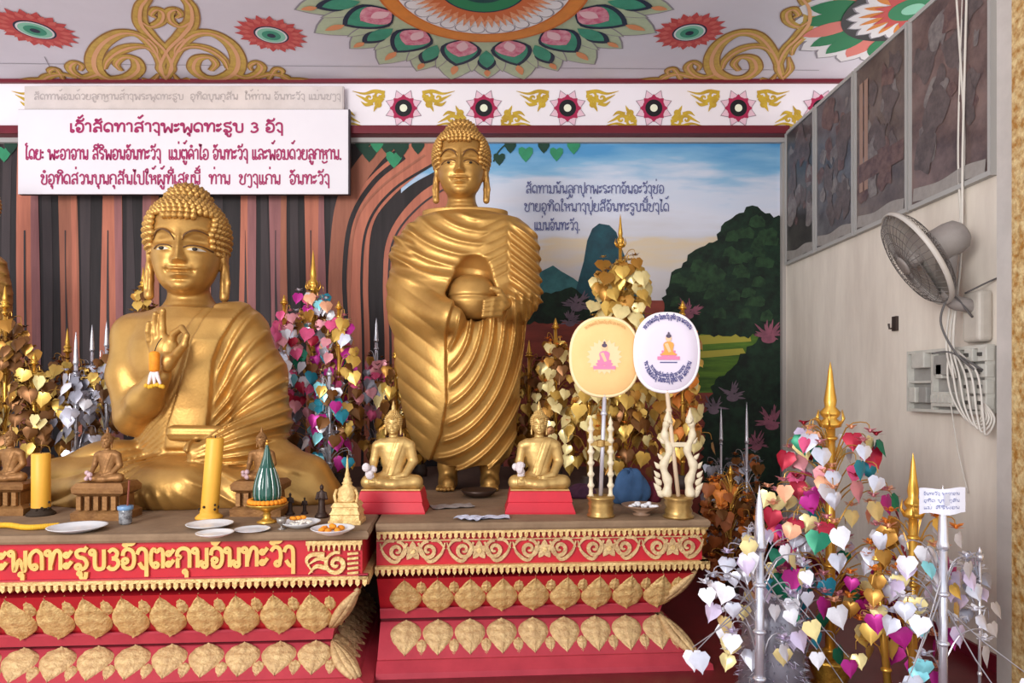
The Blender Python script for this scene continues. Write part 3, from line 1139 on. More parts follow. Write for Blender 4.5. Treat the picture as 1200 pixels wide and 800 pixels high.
def petal_mesh(mb, M, w, h, down=False, mi=0, bulge=.035):
    """carved lotus petal standing off the plane x (across), z (up); fat end low, tip at the top unless down"""
    n, k = 14, 10
    v, f = [], []
    for i in range(n + 1):
        t = i / n
        if t < .32:
            s = math.sqrt(max(0, 1 - (1 - max(t, .02) / .32) ** 2))
        else:
            s = math.cos((t - .32) / .68 * PI / 2) ** 1.05 if t < .995 else 0
        z = t * h
        if down:
            z = h - z
        for j in range(k + 1):
            q = -1 + 2 * j / k
            b = bulge * math.sqrt(max(0, 1 - q * q)) * (1 - .3 * t) * (.35 + .65 * math.sin(PI * min(1, .15 + t * .85)))
            rib = .006 * math.cos(q * 9) * (1 - abs(q)) + .005 * math.cos(t * 26 + abs(q) * 4)
            v.append((q * s * w / 2, -b - (rib if abs(q) < .95 else 0), z))
    for i in range(n):
        for j in range(k):
            a = i * (k + 1) + j
            f.append((a, a + 1, a + k + 2, a + k + 1))
    mb.add(v, f, mi, M)


def altar(name, label, X0, X1, Yf, yaw, depth, pitch, band, low=0.0, start=.24):
    """stepped masonry altar; local x runs along the front, y into the room, origin at the floor below the front right corner"""
    Ln = X1 - X0
    root = thing(name, label, 'altar', (X1, Yf, 0), yaw)

    def zm(z):
        if z > .6:
            return z
        if z > .25:
            return .6 - (.6 - z) * (.35 + low) / .35
        return z * (.25 - low) / .25

    def rect(ins, z):
        z = zm(z)
        return [(-Ln, ins, z), (-ins, ins, z), (-ins, depth, z), (-Ln, depth, z)]

    def loft(prof, nm, m, mats=None, mis=None):
        mb = MB()
        for i in range(len(prof) - 1):
            a, b = rect(*prof[i]), rect(*prof[i + 1])
            for j in range(4):
                k = (j + 1) % 4
                mb.add([a[j], a[k], b[k], b[j]], [(0, 1, 2, 3)])
        mb.add(rect(*prof[0]), [(3, 2, 1, 0)])
        mb.add(rect(*prof[-1]), [(0, 1, 2, 3)])
        return mb.build(nm, m, root)
    loft([(0, .788), (-.006, .80), (-.006, .818), (.004, TOP)], 'top_slab', STONE)
    loft([(.03, .56), (.03, .79)], 'band_panel', RED)
    loft([(.05, .52), (.22, .30)], 'sloping_frieze', RED)
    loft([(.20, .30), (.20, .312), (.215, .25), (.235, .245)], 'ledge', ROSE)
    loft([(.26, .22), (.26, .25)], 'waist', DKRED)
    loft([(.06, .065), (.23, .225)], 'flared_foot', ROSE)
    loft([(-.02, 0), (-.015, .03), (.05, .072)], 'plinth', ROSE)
    # dentil rows
    for (z0, z1, ins, nm) in ((.742, .79, .004, 'upper_dentil_moulding'), (.548, .60, -.004, 'lower_dentil_moulding')):
        mb = MB()
        mb.box((-Ln + ins, ins, z1 - .016), (-ins, ins + .05, z1))
        mb.box((-ins - .05, ins, z1 - .016), (-ins, depth - .02, z1))
        if nm.startswith('upper') and not band:
            continue
        st = .032 if band else .036
        x = -Ln + ins
        while x < -ins - .01:
            v = [(x, 0), (x + st * .62, 0), (x + st * .62, -.6), (x + st * .31, -1), (x, -.6)]
            hh = z1 - .016 - z0
            pts = [(a, ins, z1 - .016 + b * hh) for a, b in v] + [(a, ins + .035, z1 - .016 + b * hh) for a, b in v]
            mb.add(pts, [(4, 3, 2, 1, 0), (5, 6, 7, 8, 9), (1, 2, 7, 6), (2, 3, 8, 7), (3, 4, 9, 8), (4, 0, 5, 9)])
            x += st
        y = ins + .03
        while y < depth - .03:
            hh = z1 - .016 - z0
            v = [(y, 0), (y + st * .62, 0), (y + st * .62, -.6), (y + st * .31, -1), (y, -.6)]
            pts = [(-ins, a, z1 - .016 + b * hh) for a, b in v] + [(-ins - .035, a, z1 - .016 + b * hh) for a, b in v]
            mb.add(pts, [(0, 1, 2, 3, 4), (9, 8, 7, 6, 5), (2, 1, 6, 7), (3, 2, 7, 8), (4, 3, 8, 9), (0, 4, 9, 5)])
            y += st
        mb.build(nm, CARVED, root)
    # petals: upright fat row above the ledge, hanging row on the foot
    for (nm, w, h, ins0, z0, ins1, z1, dn, mm) in (('upper_petal_row', pitch * .99, .235, .208, .305, .062, .53, False, CARVED), ('hanging_petal_row', pitch * 1.0, .20, .085, .075, .232, .222, True, CARVED2)):
        mb = MB()
        z0, z1 = zm(z0), zm(z1)
        dy, dz = ins1 - ins0, z1 - z0
        L = math.hypot(dy, dz)
        tilt = math.atan2(-dy, dz) if False else math.atan2(dy, dz)
        for side in (0, 1):
            run = Ln if side == 0 else depth
            n = int((run - start - pitch / 2) / pitch) + 1
            for i in range(n):
                s = start + pitch * i
                if side == 0:
                    base = Matrix.Translation((-s, ins0, z0)) @ Matrix.Rotation(-tilt, 4, 'X')
                else:
                    base = Matrix.Translation((-ins0, s, z0)) @ Matrix.Rotation(PI / 2, 4, 'Z') @ Matrix.Rotation(-tilt, 4, 'X')
                sc = L / h * .98
                petal_mesh(mb, base @ Matrix.Translation((0, -.002, 0)) @ Matrix.Diagonal((1, 1, sc, 1)), w, h, dn)
                # small petal in the gap
                gx = pitch * .5
                hh = h * .46
                off = (h - hh) if not dn else 0
                gap = base @ Matrix.Translation((gx, -.001, off * sc))
                petal_mesh(mb, gap @ Matrix.Diagonal((1, .6, sc, 1)), pitch * .36, hh, dn)
        mb.build(nm, mm, root, smooth=True)
    # corner leaves curling round the front right corner
    mb = MB()
    for (z0, z1, i0, i1, w) in ((.315, .53, .20, .055, .09), (.07, .235, .05, .215, .13)):
        z0, z1 = zm(z0), zm(z1)
        for k in range(4):
            pts = []
            for q in range(9):
                t = q / 8
                ins = i0 + (i1 - i0) * t - .014 * math.sin(PI * t)
                o = (k - 1.5) * w * .28 * math.sin(PI * (.2 + .8 * t))
                pts.append((-ins + max(0, o) * 0 + (o if o < 0 else 0) , ins + (o if o > 0 else 0), z0 + (z1 - z0) * t))
            mb.tube(pts, [.006 + .018 * math.sin(PI * (.1 + .85 * q / 8)) for q in range(9)], 8)
    mb.build('corner_leaf', CARVED2, root, smooth=True)
    return root, Ln


YAW = math.radians(4.0)
lx = W(431, 620, 3.50)[0]
rx = W(831, 610, 3.80)[0]
left_altar, LL_ = altar('altar', 'red and gold altar with raised gold lettering under the big seated statue', -4.6, lx, 3.49, YAW, 1.62, .188, False, .045, .30)
right_altar, RL_ = altar('altar', 'red and gold altar with scrollwork band under the standing statue', lx + .005, rx, 3.80, YAW, 1.25, .181, True)

# lettering of the left altar, raised gold letters on the red band
GLET = mat('gold_lettering', (232, 190, 112), .45, .35, var=.3, vscale=14, rgb2=(196, 142, 72))
lp = Paint(lambda u, v, h: (u, .03 - h, v), .001)
xl = -LL_
k34 = 3.43 / F


def lx_of(px):      # local x along the left altar front for a spot of the photograph
    c, s = math.cos(YAW), math.sin(YAW)
    a = (px - CX) / F
    # point (X1 + t c, Yf + t s) seen at a
    return (a * 3.49 - lx) / (c - a * s)


t0, t1 = lx_of(1), lx_of(346)
write_lao(lp, 'ພຣະພຸດທະຮູບ3ອົງຕະກຸນຈັນທະວົງ', t0 - .185, .655, t1 - t0 + .185, .098, .019, GLET, 0, .014)
lp.build('lettering', left_altar)
tr = MB()
tr.box((-LL_, .012, .598), (0, .04, .606))
tr.build('band_edge_moulding', ROSE, left_altar)
# end block with a swirl at the right end of the lettering
ep = Paint(lambda u, v, h: (u, .026 - h, v), .001)
b0, b1 = lx_of(358), lx_of(424)
ep.ribbon([(b0, .77), (b1, .77)], .022, CARVED, 0, .02)
n = 11
for i in range(n):
    u = b0 + (b1 - b0) * (i + .5) / n
    ep.ribbon([(u, .76), (u, .73)], [.016, .006], CARVED, 0, .018)
um, vm = (b0 + b1) / 2 - .01, .66
ep.ribbon(spiral((um + .02, vm), .062, PI * .4, 1.7, .1), taper(27, .014, .024, .012), CARVED, 0, .014)
for pts in ([(um - .04, vm + .05), (um - .10, vm + .05), (um - .13, vm + .02), (um - .10, vm - .04)], [(um - .03, vm - .02), (um - .08, vm - .01), (um - .12, vm - .05)],
            [(um - .02, vm + .02), (um - .07, vm + .03), (um - .12, vm - .0)]):
    c = crom(pts, 5)
    ep.ribbon(c, taper(len(c), .022, .02, .004), CARVED, 0, .012)
for i in range(5):
    ep.ribbon([(b1 - .075, .71 - i * .025), (b1 - .02, .715 - i * .025)], .012, CARVED, 0, .012)
ep.build('swirl_ornament', left_altar)

# scrollwork of the right altar
sp = Paint(lambda u, v, h: (u, .03 - h, v), .001)
x = -.02
i = 0
cell = .36
while x - cell > -RL_ - .03:
    xm = x - cell / 2
    zc = .675
    for sgn in (-1, 1):
        sp.ribbon(spiral((xm + sgn * .085, zc + .004), .052, PI * (.5 if sgn > 0 else .5), sgn * 1.6, .12), taper(27, .016, .021, .01), CARVED2, 0, .014)
        c = crom([(xm + sgn * .03, zc + .045), (xm + sgn * .085, zc - .055), (xm + sgn * .15, zc - .02), (xm + sgn * .175, zc + .045)], 6)
        sp.ribbon(c, taper(len(c), .012, .02, .006), CARVED2, 0, .012)
        c = crom([(xm + sgn * .1, zc + .06), (xm + sgn * .14, zc + .055), (xm + sgn * .175, zc + .01)], 5)
        sp.ribbon(c, taper(len(c), .018, .018, .004), CARVED2, 0, .012)
    for a in range(5):
        th = PI / 2 + a * 2 * PI / 5
        sp.drop((xm, zc), th, 0, .055, .036, CARVED2, 8)
    sp.disc((xm, zc), .014, CARVED, 14)
    x -= cell
sp.ribbon([(-RL_, .734), (-.03, .734)], .006, CARVED2, 0, .01)
sp.build('scrollwork', right_altar)
# ------------------------------------------------------------------ big seated statue
SY = 4.75
SK = SY / F
SX0 = (222 - CX) * SK


def LL(px, py, y=0.0):
    """statue-local point: a spot of the photograph at depth y from the statue's axis plane"""
    Y = SY + y
    return ((px - CX) * Y / F - SX0, y, EYE - (py - CY) * Y / F - TOP)


seated = thing('seated_buddha_statue', 'large golden seated Buddha statue with raised right hand and curled hair', 'statue', (SX0, SY, TOP))
HS, HYAW = .228, math.radians(13)
HC = (LL(221, 297)[0], -.02, LL(221, 299)[2])


def seated_body(P):
    d = sd_loft(P, [.05, .35, .6, .85, 1.05, 1.2, 1.28], [.03] * 7, [.36, .36, .35, .39, .44, .40, .25], [.26, .25, .25, .27, .26, .2, .15], [0] * 7)
    d = smin(d, sd_cap(P, LL(160, 392, .02), LL(282, 390, .02), .15, .15), .08)
    d = smin(d, sd_ell(P, LL(188, 420, -.16), (.17, .1, .14)), .12)
    # neck base
    d = smin(d, sd_cap(P, (HC[0], .06, HC[2] - .40), (HC[0], .04, HC[2] - .52), .17, .22), .08)
    # upper arm, elbow, raised forearm
    sh, el, wr = LL(160, 398, .0), LL(158, 488, -.14), LL(187, 442, -.46)
    arm = sd_chain(P, [sh, LL(153, 440, -.06), el], [.155, .145, .125], .05)
    arm = smin(arm, sd_chain(P, [el, LL(170, 468, -.32), wr], [.118, .105, .066], .04), .05)
    d = smin(d, arm, .05)
    # palm and five fingers
    pa, pb = LL(188, 437, -.47), LL(193, 408, -.48)
    hand = sd_cap(P, pa, pb, .062, .088, 1.7)
    fy = -.50

    def finger(pts, r0, r1):
        q = [LL(*t) for t in pts]
        rs = [r0 + (r1 - r0) * i / (len(q) - 1) for i in range(len(q))]
        return sd_chain(P, q, rs, .006)
    fs = [finger([(180, 412, fy + .03), (175, 398, fy), (173, 388, fy - .02), (174, 379, fy - .03)], .025, .016),
          finger([(185, 408, fy + .02), (182, 390, fy), (181, 378, fy - .01), (182, 368, fy - .03)], .027, .017),
          finger([(191, 406, fy + .02), (190, 386, fy), (190, 374, fy - .01), (191, 364, fy - .03)], .028, .018),
          finger([(200, 406, fy + .02), (204, 391, fy - .01), (213, 384, fy - .05), (219, 392, fy - .08)], .026, .016),
          finger([(197, 428, fy + .02), (208, 414, fy - .05), (216, 404, fy - .09), (219, 393, fy - .10)], .034, .018)]
    for f_ in fs:
        hand = smin(hand, f_, .012)
    hand = smin(hand, sd_ell(P, LL(196, 424, -.52), (.04, .04, .06)), .03)
    d = smin(d, hand, .03)
    # head on its own part of the grid
    i0 = np.searchsorted(P[0].ravel(), HC[0] - .45)
    i1 = np.searchsorted(P[0].ravel(), HC[0] + .45)
    k0 = np.searchsorted(P[2].ravel(), HC[2] - .56)
    Q = (P[0][i0:i1], P[1], P[2][:, :, k0:])
    h = head_field(Q, HC, HS, yaw=HYAW)
    d[i0:i1, :, k0:] = smin(d[i0:i1, :, k0:], h, .04)
    return d


def rolls(ph, sharp=.5):
    """rounded rolls of cloth with sharp valleys between"""
    f = ph - np.floor(ph)
    return 1 - np.abs(2 * f - 1) ** 2.2


def ridges(ph, w=.16):
    f = ph - np.floor(ph)
    return np.exp(-((f - .5) / w) ** 2)


def seated_robe(P):
    # pixel-like coordinates on the statue's axis plane, for laying out the folds
    u = 222 + P[0] / SK
    v = (CY + (EYE - TOP) / SK) - P[2] / SK
    u = u + 0 * P[1] + 0 * P[2]
    v = v + 0 * P[1] + 0 * P[0]
    tors = sd_loft(P, [.05, .35, .6, .85, 1.05, 1.2, 1.27], [.035] * 7, [.40, .385, .37, .41, .46, .42, .26], [.29, .275, .27, .29, .285, .225, .17])
    tors = smin(tors, sd_cap(P, LL(200, 392, .02), LL(283, 388, .02), .16, .175), .08)
    arm = sd_chain(P, [LL(284, 394, .0), LL(303, 440, -.02), LL(308, 496, -.08)], [.17, .185, .18], .06)
    arm = smin(arm, sd_chain(P, [LL(310, 492, -.08), LL(280, 520, -.36), LL(235, 532, -.44)], [.17, .12, .08], .06), .06)
    up = smin(tors, arm, .06)
    # the robe covers everything right of a line running from the neck to the lap
    edge = np.interp(v, [330, 350, 396, 452, 485, 510, 530], [262, 254, 233, 214, 194, 168, 140])
    sash_l = np.interp(v, [340, 352, 400, 452, 498, 560], [262, 264, 247, 234, 219, 214])
    sash_r = np.interp(v, [340, 357, 400, 424, 498, 560], [290, 296, 276, 268, 261, 262])
    front = sstep(-P[1], -.05, .06)
    insash = sstep(u, sash_l - 1.2, sash_l + 1.2) * sstep(sash_r - u, -1.2, 1.2) * front * sstep(522 - v, -2, 2)
    th = np.arctan2(538 - v, u - 232)
    rr = np.sqrt((u - 232) ** 2 + (v - 538) ** 2)
    ph = th / .118 + .0035 * rr
    sl = sstep(u, sash_r + 1, sash_r + 7) * front
    up = up - .024 * ridges(ph, .2) * sl * sstep(rr, 25, 80) + .010 * sl
    ph2 = (u - edge) / 9.0
    up = up - .006 * rolls(ph2) * sstep(sash_l - u, 0, 4) * front - .028 * insash
    up = smax(up, (edge - u) * SK, .012)
    up = np.maximum(up, -.06 - P[2] + 0 * up)
    # legs folded in the lap
    kl, kr = LL(74, 566, -.30), LL(358, 562, -.30)
    leg = sd_chain(P, [LL(190, 548, .0), LL(130, 552, -.18), kl], [.19, .19, .155], .08)
    leg = smin(leg, sd_chain(P, [LL(262, 546, .0), LL(320, 552, -.18), kr], [.2, .2, .16], .08), .08)
    leg = smin(leg, sd_chain(P, [kl, LL(130, 578, -.48), LL(220, 572, -.58)], [.14, .15, .13], .08), .08)
    leg = smin(leg, sd_chain(P, [kr, LL(300, 578, -.46), LL(210, 582, -.50)], [.14, .14, .11], .08), .08)
    leg = smin(leg, sd_cap(P, LL(60, 584, -.30), LL(385, 584, -.30), .10, .10, .6), .12)
    leg = smin(leg, sd_ell(P, LL(222, 560, -.22), (.45, .42, .16)), .1)
    thl = np.arctan2(v - 512, 250 - u)
    fl = rolls(thl / .15 + .25 * np.sin(u * .03) + .2) * sstep(232 - u, 0, 30) * sstep(u, 40, 80)
    thr = np.arctan2(v - 500, u - 200)
    fr_ = ridges(thr / .16, .14) * sstep(u, 262, 290) * sstep(395 - u, 0, 20)
    mid = ridges((u - 215) / 11.0 / (.3 + (v - 500) / 80.0).clip(.3, 2), .25) * sstep(v, 555, 565) * gauss(u - 222, 38)
    leg = leg - (.016 * fl + .012 * fr_ + .014 * mid) * sstep(-P[1], -.2, 0)
    d = smin(up, leg, .03)
    # sash end hanging over the lap
    # folded band lying across the lap below the sash
    band = sd_cap(P, LL(205, 507, -.36), LL(262, 508, -.36), .05, .05, 1.2)
    band = band - .006 * rolls((v - 495) / 6.0)
    d = smin(d, band, .02)
    return np.maximum(d, -P[2] + 0 * d)


sx = axis((-1.2, -.46, .012), (-.46, .40, .0058), (.40, 1.25, .0095))
sy = axis((-.82, -.10, .0075), (-.10, .5, .013))
sz = axis((-.05, .75, .010), (.75, 1.20, .0075), (1.20, 2.2, .0058))
sculpt('body', seated_body, axis((-.62, -.46, .009), (-.46, .40, .0058), (.40, .60, .012)), axis((-.75, -.08, .0062), (-.08, .45, .014)), axis((.02, .75, .012), (.75, 2.2, .0062)), GOLD, seated)
sculpt('robe', seated_robe, axis((-1.2, 1.25, .0088)), axis((-.85, -.1, .0085), (-.1, .45, .014)), axis((-.05, 1.4, .0085)), GOLD, seated)
curls(HC, HS, .115, .165, HYAW).build('hair_curls', GOLD, seated, smooth=True)
HAIRN = None


def face_paint(parent, c, s, yaw, white=True):
    """almond eyes with dark irises and long dark brow lines, laid on the sculpted face"""
    ew = mat('painted_eye_white', (206, 196, 176), .4)
    ed = mat('painted_eye_dark', (30, 22, 18), .4)
    br = mat('painted_brow_line', (92, 60, 30), .5)
    body = [o for o in parent.children if o.name.startswith('body')][0]

    def pos(x, z, lift):
        X = c[0] + (x * math.cos(yaw) + 1.0 * math.sin(yaw)) * s
        return on_front(body, [(X, c[2] + z * s)], lift)[0]
    for sg in (-1, 1):
        n = 10
        if white:
            mb = MB()
            pts = []
            for i in range(n + 1):
                t = -1 + 2 * i / n
                hh = .05 * (1 - t * t)
                for dz in (-hh, 0, hh):
                    pts.append(pos(sg * (.45 + t * .215), -.03 + dz - .02 * t * t, .0025))
            f = []
            for i in range(n):
                for j in range(2):
                    a = i * 3 + j
                    f.append((a, a + 1, a + 4, a + 3))
            mb.add(pts, f)
            e = mb.build('eye', ew, parent, smooth=True)
        md = MB()
        md.ball(pos(sg * .45, -.032, .002), ((.085 if white else .07) * s, .012, .05 * s), 10, 6)
        md.build('iris', ed, e if white else parent, smooth=True)
        mb = MB()
        q = [pos(sg * a_, z_, .001) for a_, z_ in crom([(.12, .22), (.2, .40), (.42, .52), (.66, .47), (.86, .27)], 5)]
        mb.tube(q, [.004 + .0085 * s / .228 * math.sin(PI * (.05 + .9 * i / (len(q) - 1))) for i in range(len(q))], 6, flat=.5)
        mb.build('eyebrow', br, parent, smooth=True)
        mb = MB()
        q = [pos(sg * a_, z_, .001) for a_, z_ in crom([(.16, .0), (.28, .06), (.45, .08), (.62, .06), (.76, -.01)], 4)]
        mb.tube(q, .006 * s / .228, 6)
        mb.build('eyelid_line', br, parent, smooth=True)


# ------------------------------------------------------------------ big standing statue
TY = 5.1
TK_ = TY / F
TX0 = (545 - CX) * TK_
BASEV = CY + (EYE - TOP) / TK_


def TT(px, py, y=0.0):
    Y = TY + y
    return ((px - CX) * Y / F - TX0, y, EYE - (py - CY) * Y / F - TOP)


stand = thing('standing_buddha_statue', 'tall golden standing Buddha statue holding an alms bowl under its robe', 'statue', (TX0, TY, TOP))
TS, TYAW = 27.5 * TK_, math.radians(0)
TC = (TT(541, 201)[0], -.05, TT(541, 202)[2])
SIL = [(248, 520, 570), (253, 500, 590), (258, 488, 610), (266, 479, 619), (280, 470, 626), (300, 465, 629), (330, 464, 629), (355, 465, 628), (371, 466, 622),
       (382, 467, 614), (400, 468, 612), (430, 470, 611), (460, 474, 609), (490, 480, 606), (510, 486, 604), (525, 493, 601), (535, 501, 597), (541, 514, 590)]
DEP = [.12, .17, .2, .225, .25, .27, .285, .29, .29, .29, .29, .285, .28, .27, .26, .25, .24, .23]


def stand_body(P):
    d = sd_loft(P, [TT(0, v)[2] for v, *_ in SIL][::-1][6:], [0] * 12, [.32] * 12, [.15] * 12)
    d = smin(d, sd_cap(P, (TC[0], .04, TC[2] - .29), (0, .03, TC[2] - .42), .115, .16), .08)
    for sg, px in ((-1, 525), (1, 574)):
        leg = sd_chain(P, [TT(px, 470, .0), TT(px, 545, .0), TT(px, 563, .0)], [.10, .072, .066], .03)
        foot = smin(sd_cap(P, TT(px, 565, .05), TT(px - 0, 567, -.22), .06, .045), leg, .05)
        for q in range(5):
            foot = smin(foot, sd_cap(P, (TT(px, 569)[0] + (q - 2) * .024, -.2, .022), (TT(px, 569)[0] + (q - 2) * .027, -.285 + .012 * abs(q - 2), .018), .02, .014), .012)
        d = smin(d, foot, .03)
    # the right hand on the bowl: palm, four fingers, thumb
    wr = TT(598, 352, -.27)
    d = smin(d, sd_chain(P, [TT(612, 344, -.1), wr, TT(586, 358, -.40)], [.07, .055, .05], .03), .03)
    for q in range(4):
        f0 = TT(588 - q * 1.0, 350 + q * 6, -.42)
        f1 = TT(578 - q * 1.0, 351 + q * 6, -.47)
        f2 = TT(568 - q * .6, 353 + q * 5.6, -.50)
        d = smin(d, sd_chain(P, [f0, f1, f2], [.024, .021, .016], .01), .012)
    d = smin(d, sd_chain(P, [TT(590, 350, -.40), TT(584, 341, -.43), TT(576, 338, -.45)], [.028, .024, .018], .01), .015)
    i0, i1 = [np.searchsorted(P[0].ravel(), TC[0] + q) for q in (-.36, .36)]
    k0 = np.searchsorted(P[2].ravel(), TC[2] - .44)
    Q = (P[0][i0:i1], P[1], P[2][:, :, k0:])
    d[i0:i1, :, k0:] = smin(d[i0:i1, :, k0:], head_field(Q, TC, TS, yaw=TYAW), .03)
    return d


def stand_robe(P):
    u = 545 + P[0] / TK_ + 0 * P[1] + 0 * P[2]
    v = BASEV - P[2] / TK_ + 0 * P[0] + 0 * P[1]
    rows = SIL[::-1]
    zs = [(BASEV - r[0]) * TK_ for r in rows]
    cx = [((r[1] + r[2]) / 2 - 545) * TK_ for r in rows]
    a = [(r[2] - r[1]) / 2 * TK_ for r in rows]
    d = sd_loft(P, zs, cx, a, DEP[::-1], p=2.25)
    front = sstep(-P[1], -.02, .17)
    # arms under the cloth, bowl carried in front
    d = smin(d, sd_chain(P, [TT(484, 300, -.05), TT(488, 362, -.14), TT(530, 372, -.40)], [.13, .13, .09], .06), .10)
    d = smin(d, sd_chain(P, [TT(606, 290, -.03), TT(610, 345, -.12), TT(596, 356, -.26)], [.13, .12, .10], .05), .08)
    d = smin(d, sd_ell(P, TT(545, 440, -.17), (.28, .2, .5)), .12)
    # folds ------------------------------------------------------------
    # shawl arcs hanging from the left shoulder, sweeping to the bowl
    r1 = np.sqrt(((u - 575) / 1.25) ** 2 + ((v - 232) / .95) ** 2)
    arcs = ridges(r1 / 15.0 + .004 * (u - 545), .22) * sstep(572 - u, -14, 22) * sstep(352 - v, 0, 40) * sstep(v, 250, 262)
    # right half of the chest: folds running down to the left into the opening
    ph = (v - 262 - .55 * (610 - u)) / 11.0
    chest = rolls(ph) * sstep(u, 552, 574) * sstep(598 - u, 0, 6) * sstep(345 - v, 0, 20) * sstep(v, 256, 268)
    # sleeve at the right: stripes dropping to the right
    ph = (v - .75 * (u - 600)) / 12.5
    slv = ridges(ph, .24) * sstep(u, 594, 600) * sstep(366 - v, 0, 12) * sstep(v, 262, 280)
    vert = ridges((u - 590) / 8.5, .25) * sstep(v, 345, 356) * sstep(382 - v, 0, 8) * sstep(u, 584, 590)
    # cloak over the left arm
    edge = np.interp(v, [300, 322, 360, 400, 470, 505, 525, 541], [556, 550, 538, 527, 528, 521, 512, 505])
    cloak = sstep(edge - u, -1.5, 1.5) * sstep(v, 318, 335) * front
    ph = (v - .75 * (u - 470)) / 21.0
    soft = rolls(ph) * sstep(edge - u, 2, 22) * sstep(v, 325, 360)
    # nested J folds of the lower robe
    r2 = np.sqrt((u - 512) ** 2 + ((v - 372) / 1.55) ** 2)
    jf = ridges(r2 / 12.0 - .15, .17) * sstep(u - edge, 0, 8) * sstep(v, 366, 385) * sstep(r2, 14, 34)
    hang = rolls((u - 556) / 9.0) * sstep(u, 548, 556) * sstep(v, 372, 380) * sstep(420 - v, 0, 30) * .5
    H = .020 * arcs + .010 * chest + .024 * slv + .016 * vert + .035 * cloak + .007 * soft + .026 * jf + .01 * hang
    # left outer folds over the arm
    ph = (v - 262 + .5 * (490 - u)) / 13.0
    H = H + .014 * ridges(ph, .24) * sstep(494 - u, 0, 12) * sstep(330 - v, 0, 30)
    d = d - H * front
    # the shaded opening above the bowl
    hole = sd_chain(P, [TT(558, 298, -.33), TT(555, 318, -.29), TT(553, 346, -.28)], [.03, .12, .19], .03)
    d = smax(d, -hole, .03)
    d = smax(d, v * 0 + (P[2] - (BASEV - 250) * TK_), .01)
    inner = sd_loft(P, [-.1, .16, .3, .35], [.01] * 4, [.40, .34, .2, .05], [.17, .14, .1, .03])
    return smax(d, -inner, .02)


sculpt('body', stand_body, axis((-.56, -.27, .014), (-.27, .20, .0048), (.20, .56, .007)), axis((-.6, .02, .0058), (.02, .3, .014)),
       axis((0, .25, .008), (.25, 1.1, .02), (1.1, 1.95, .0075), (1.95, 2.75, .0048)), GOLD, stand)
sculpt('robe', stand_robe, axis((-.57, .58, .0062)), axis((-.62, 0, .0065), (0, .36, .014)), axis((.1, 2.1, .0065)), GOLD, stand)
curls(TC, TS, .115, .165, TYAW).build('hair_curls', GOLD, stand, smooth=True)
mb = MB()
bc = TT(553, 352, -.22)
mb.lathe([(.02, -.14), (.11, -.13), (.16, -.08), (.178, -.02), (.18, .0), (.17, .01), (.17, .025), (.178, .03), (.172, .05), (.16, .10), (.13, .145), (.08, .175), (.0, .185)], bc, 36, sy=.85)
mb.build('alms_bowl', GOLD, stand, smooth=True)
face_paint(seated, HC, HS, HYAW)
face_paint(stand, TC, TS, TYAW, False)
# ------------------------------------------------------------------ signs
CRIM = mat('crimson_lettering', (160, 32, 92), .5)
YS = 6.40


def board(px0, px1, py0, py1, Y, th, name, label, m, edge, cat='sign'):
    a, b = W(px0, py1, Y), W(px1, py0, Y)
    root = thing(name, label, cat, ((a[0] + b[0]) / 2, Y + th, a[2]))
    w, h = b[0] - a[0], b[2] - a[2]
    mb = MB()
    mb.box((-w / 2, -th, 0), (w / 2, 0, h))
    mb.build('backing_board', edge, root)
    mb = MB()
    mb.box((-w / 2, -th - .004, 0), (w / 2 - .015, -th + .001, h - .004))
    mb.build('face_panel', m, root)
    return root, w, h, a, b


SGN = mat('white_sign_paint', (232, 228, 236), .5, var=.2, vscale=2, rgb2=(216, 210, 222))
sign, sw, sh, sa, sb_ = board(21.5, 410, 128, 227.5, YS, .05, 'sign_board', 'white sign board with three lines of crimson Lao lettering above the seated statue', SGN, mat('dark_sign_edge', (52, 44, 52), .6))
sk = YS / F
tx = Paint(lambda u, v, h: ((u - 215.75) * sk, -.055 - h, (227.5 - v) * sk), .001)
for s, u, v, wd_, xh, sw_ in (('ເຈົ້າສັດທາສ້າງພະພຸດທະຮູບ 3 ອົງ', 82, 155, 251, 10.5, 2.5), ('ໂດຍ: ພະອາຈານ ສີຣິພອນຈັນທະວົງ  ແມ່ຕູ້ຄໍາໄອ ຈັນທະວົງ ແລະພ້ອມດ້ວຍລູກຫຼານ.', 30, 187, 371, 11.8, 2.0),
                         ('ຂໍອຸທິດສ່ວນບຸນກຸສົນໄປໃຫ້ຜູ້ທີ່ເສຍນີ້  ທ່ານ  ຊຽງແກ່ນ  ຈັນທະວົງ', 48, 216, 339, 11.4, 2.0)):
    write_lao(tx, s, u, v, wd_, -xh, sw_, CRIM, 1)
tx.build('lettering', sign)
band2, bw, bh, ba, bb = board(29, 403, 101, 129, 6.43, .02, 'faded_banner', 'faded pale strip of grey lettering directly above the white sign board', mat('faded_banner_paper', (218, 208, 206), .7, var=.3, vscale=3), mat('faded_banner_edge', (190, 180, 180), .7))
sk2 = 6.43 / F
tx = Paint(lambda u, v, h: ((u - 216) * sk2, -.025 - h, (129 - v) * sk2), .001)
write_lao(tx, 'ສັດທາພ້ອມດ້ວຍລູກຫຼານສ້າງພຣະພຸດທະຮູບ  ອຸທິດບຸນກຸສົນ  ໃຫ້ທ່ານ ຈັນທະວົງ ແມ່ນຊຽງ', 40, 117, 360, -6.5, 1.1, mat('faded_grey_lettering', (176, 166, 166), .7), 1)
tx.build('lettering', band2)

# ------------------------------------------------------------------ picture panels on the right wall
PFR = mat('grey_picture_frame', (172, 170, 168), .5)


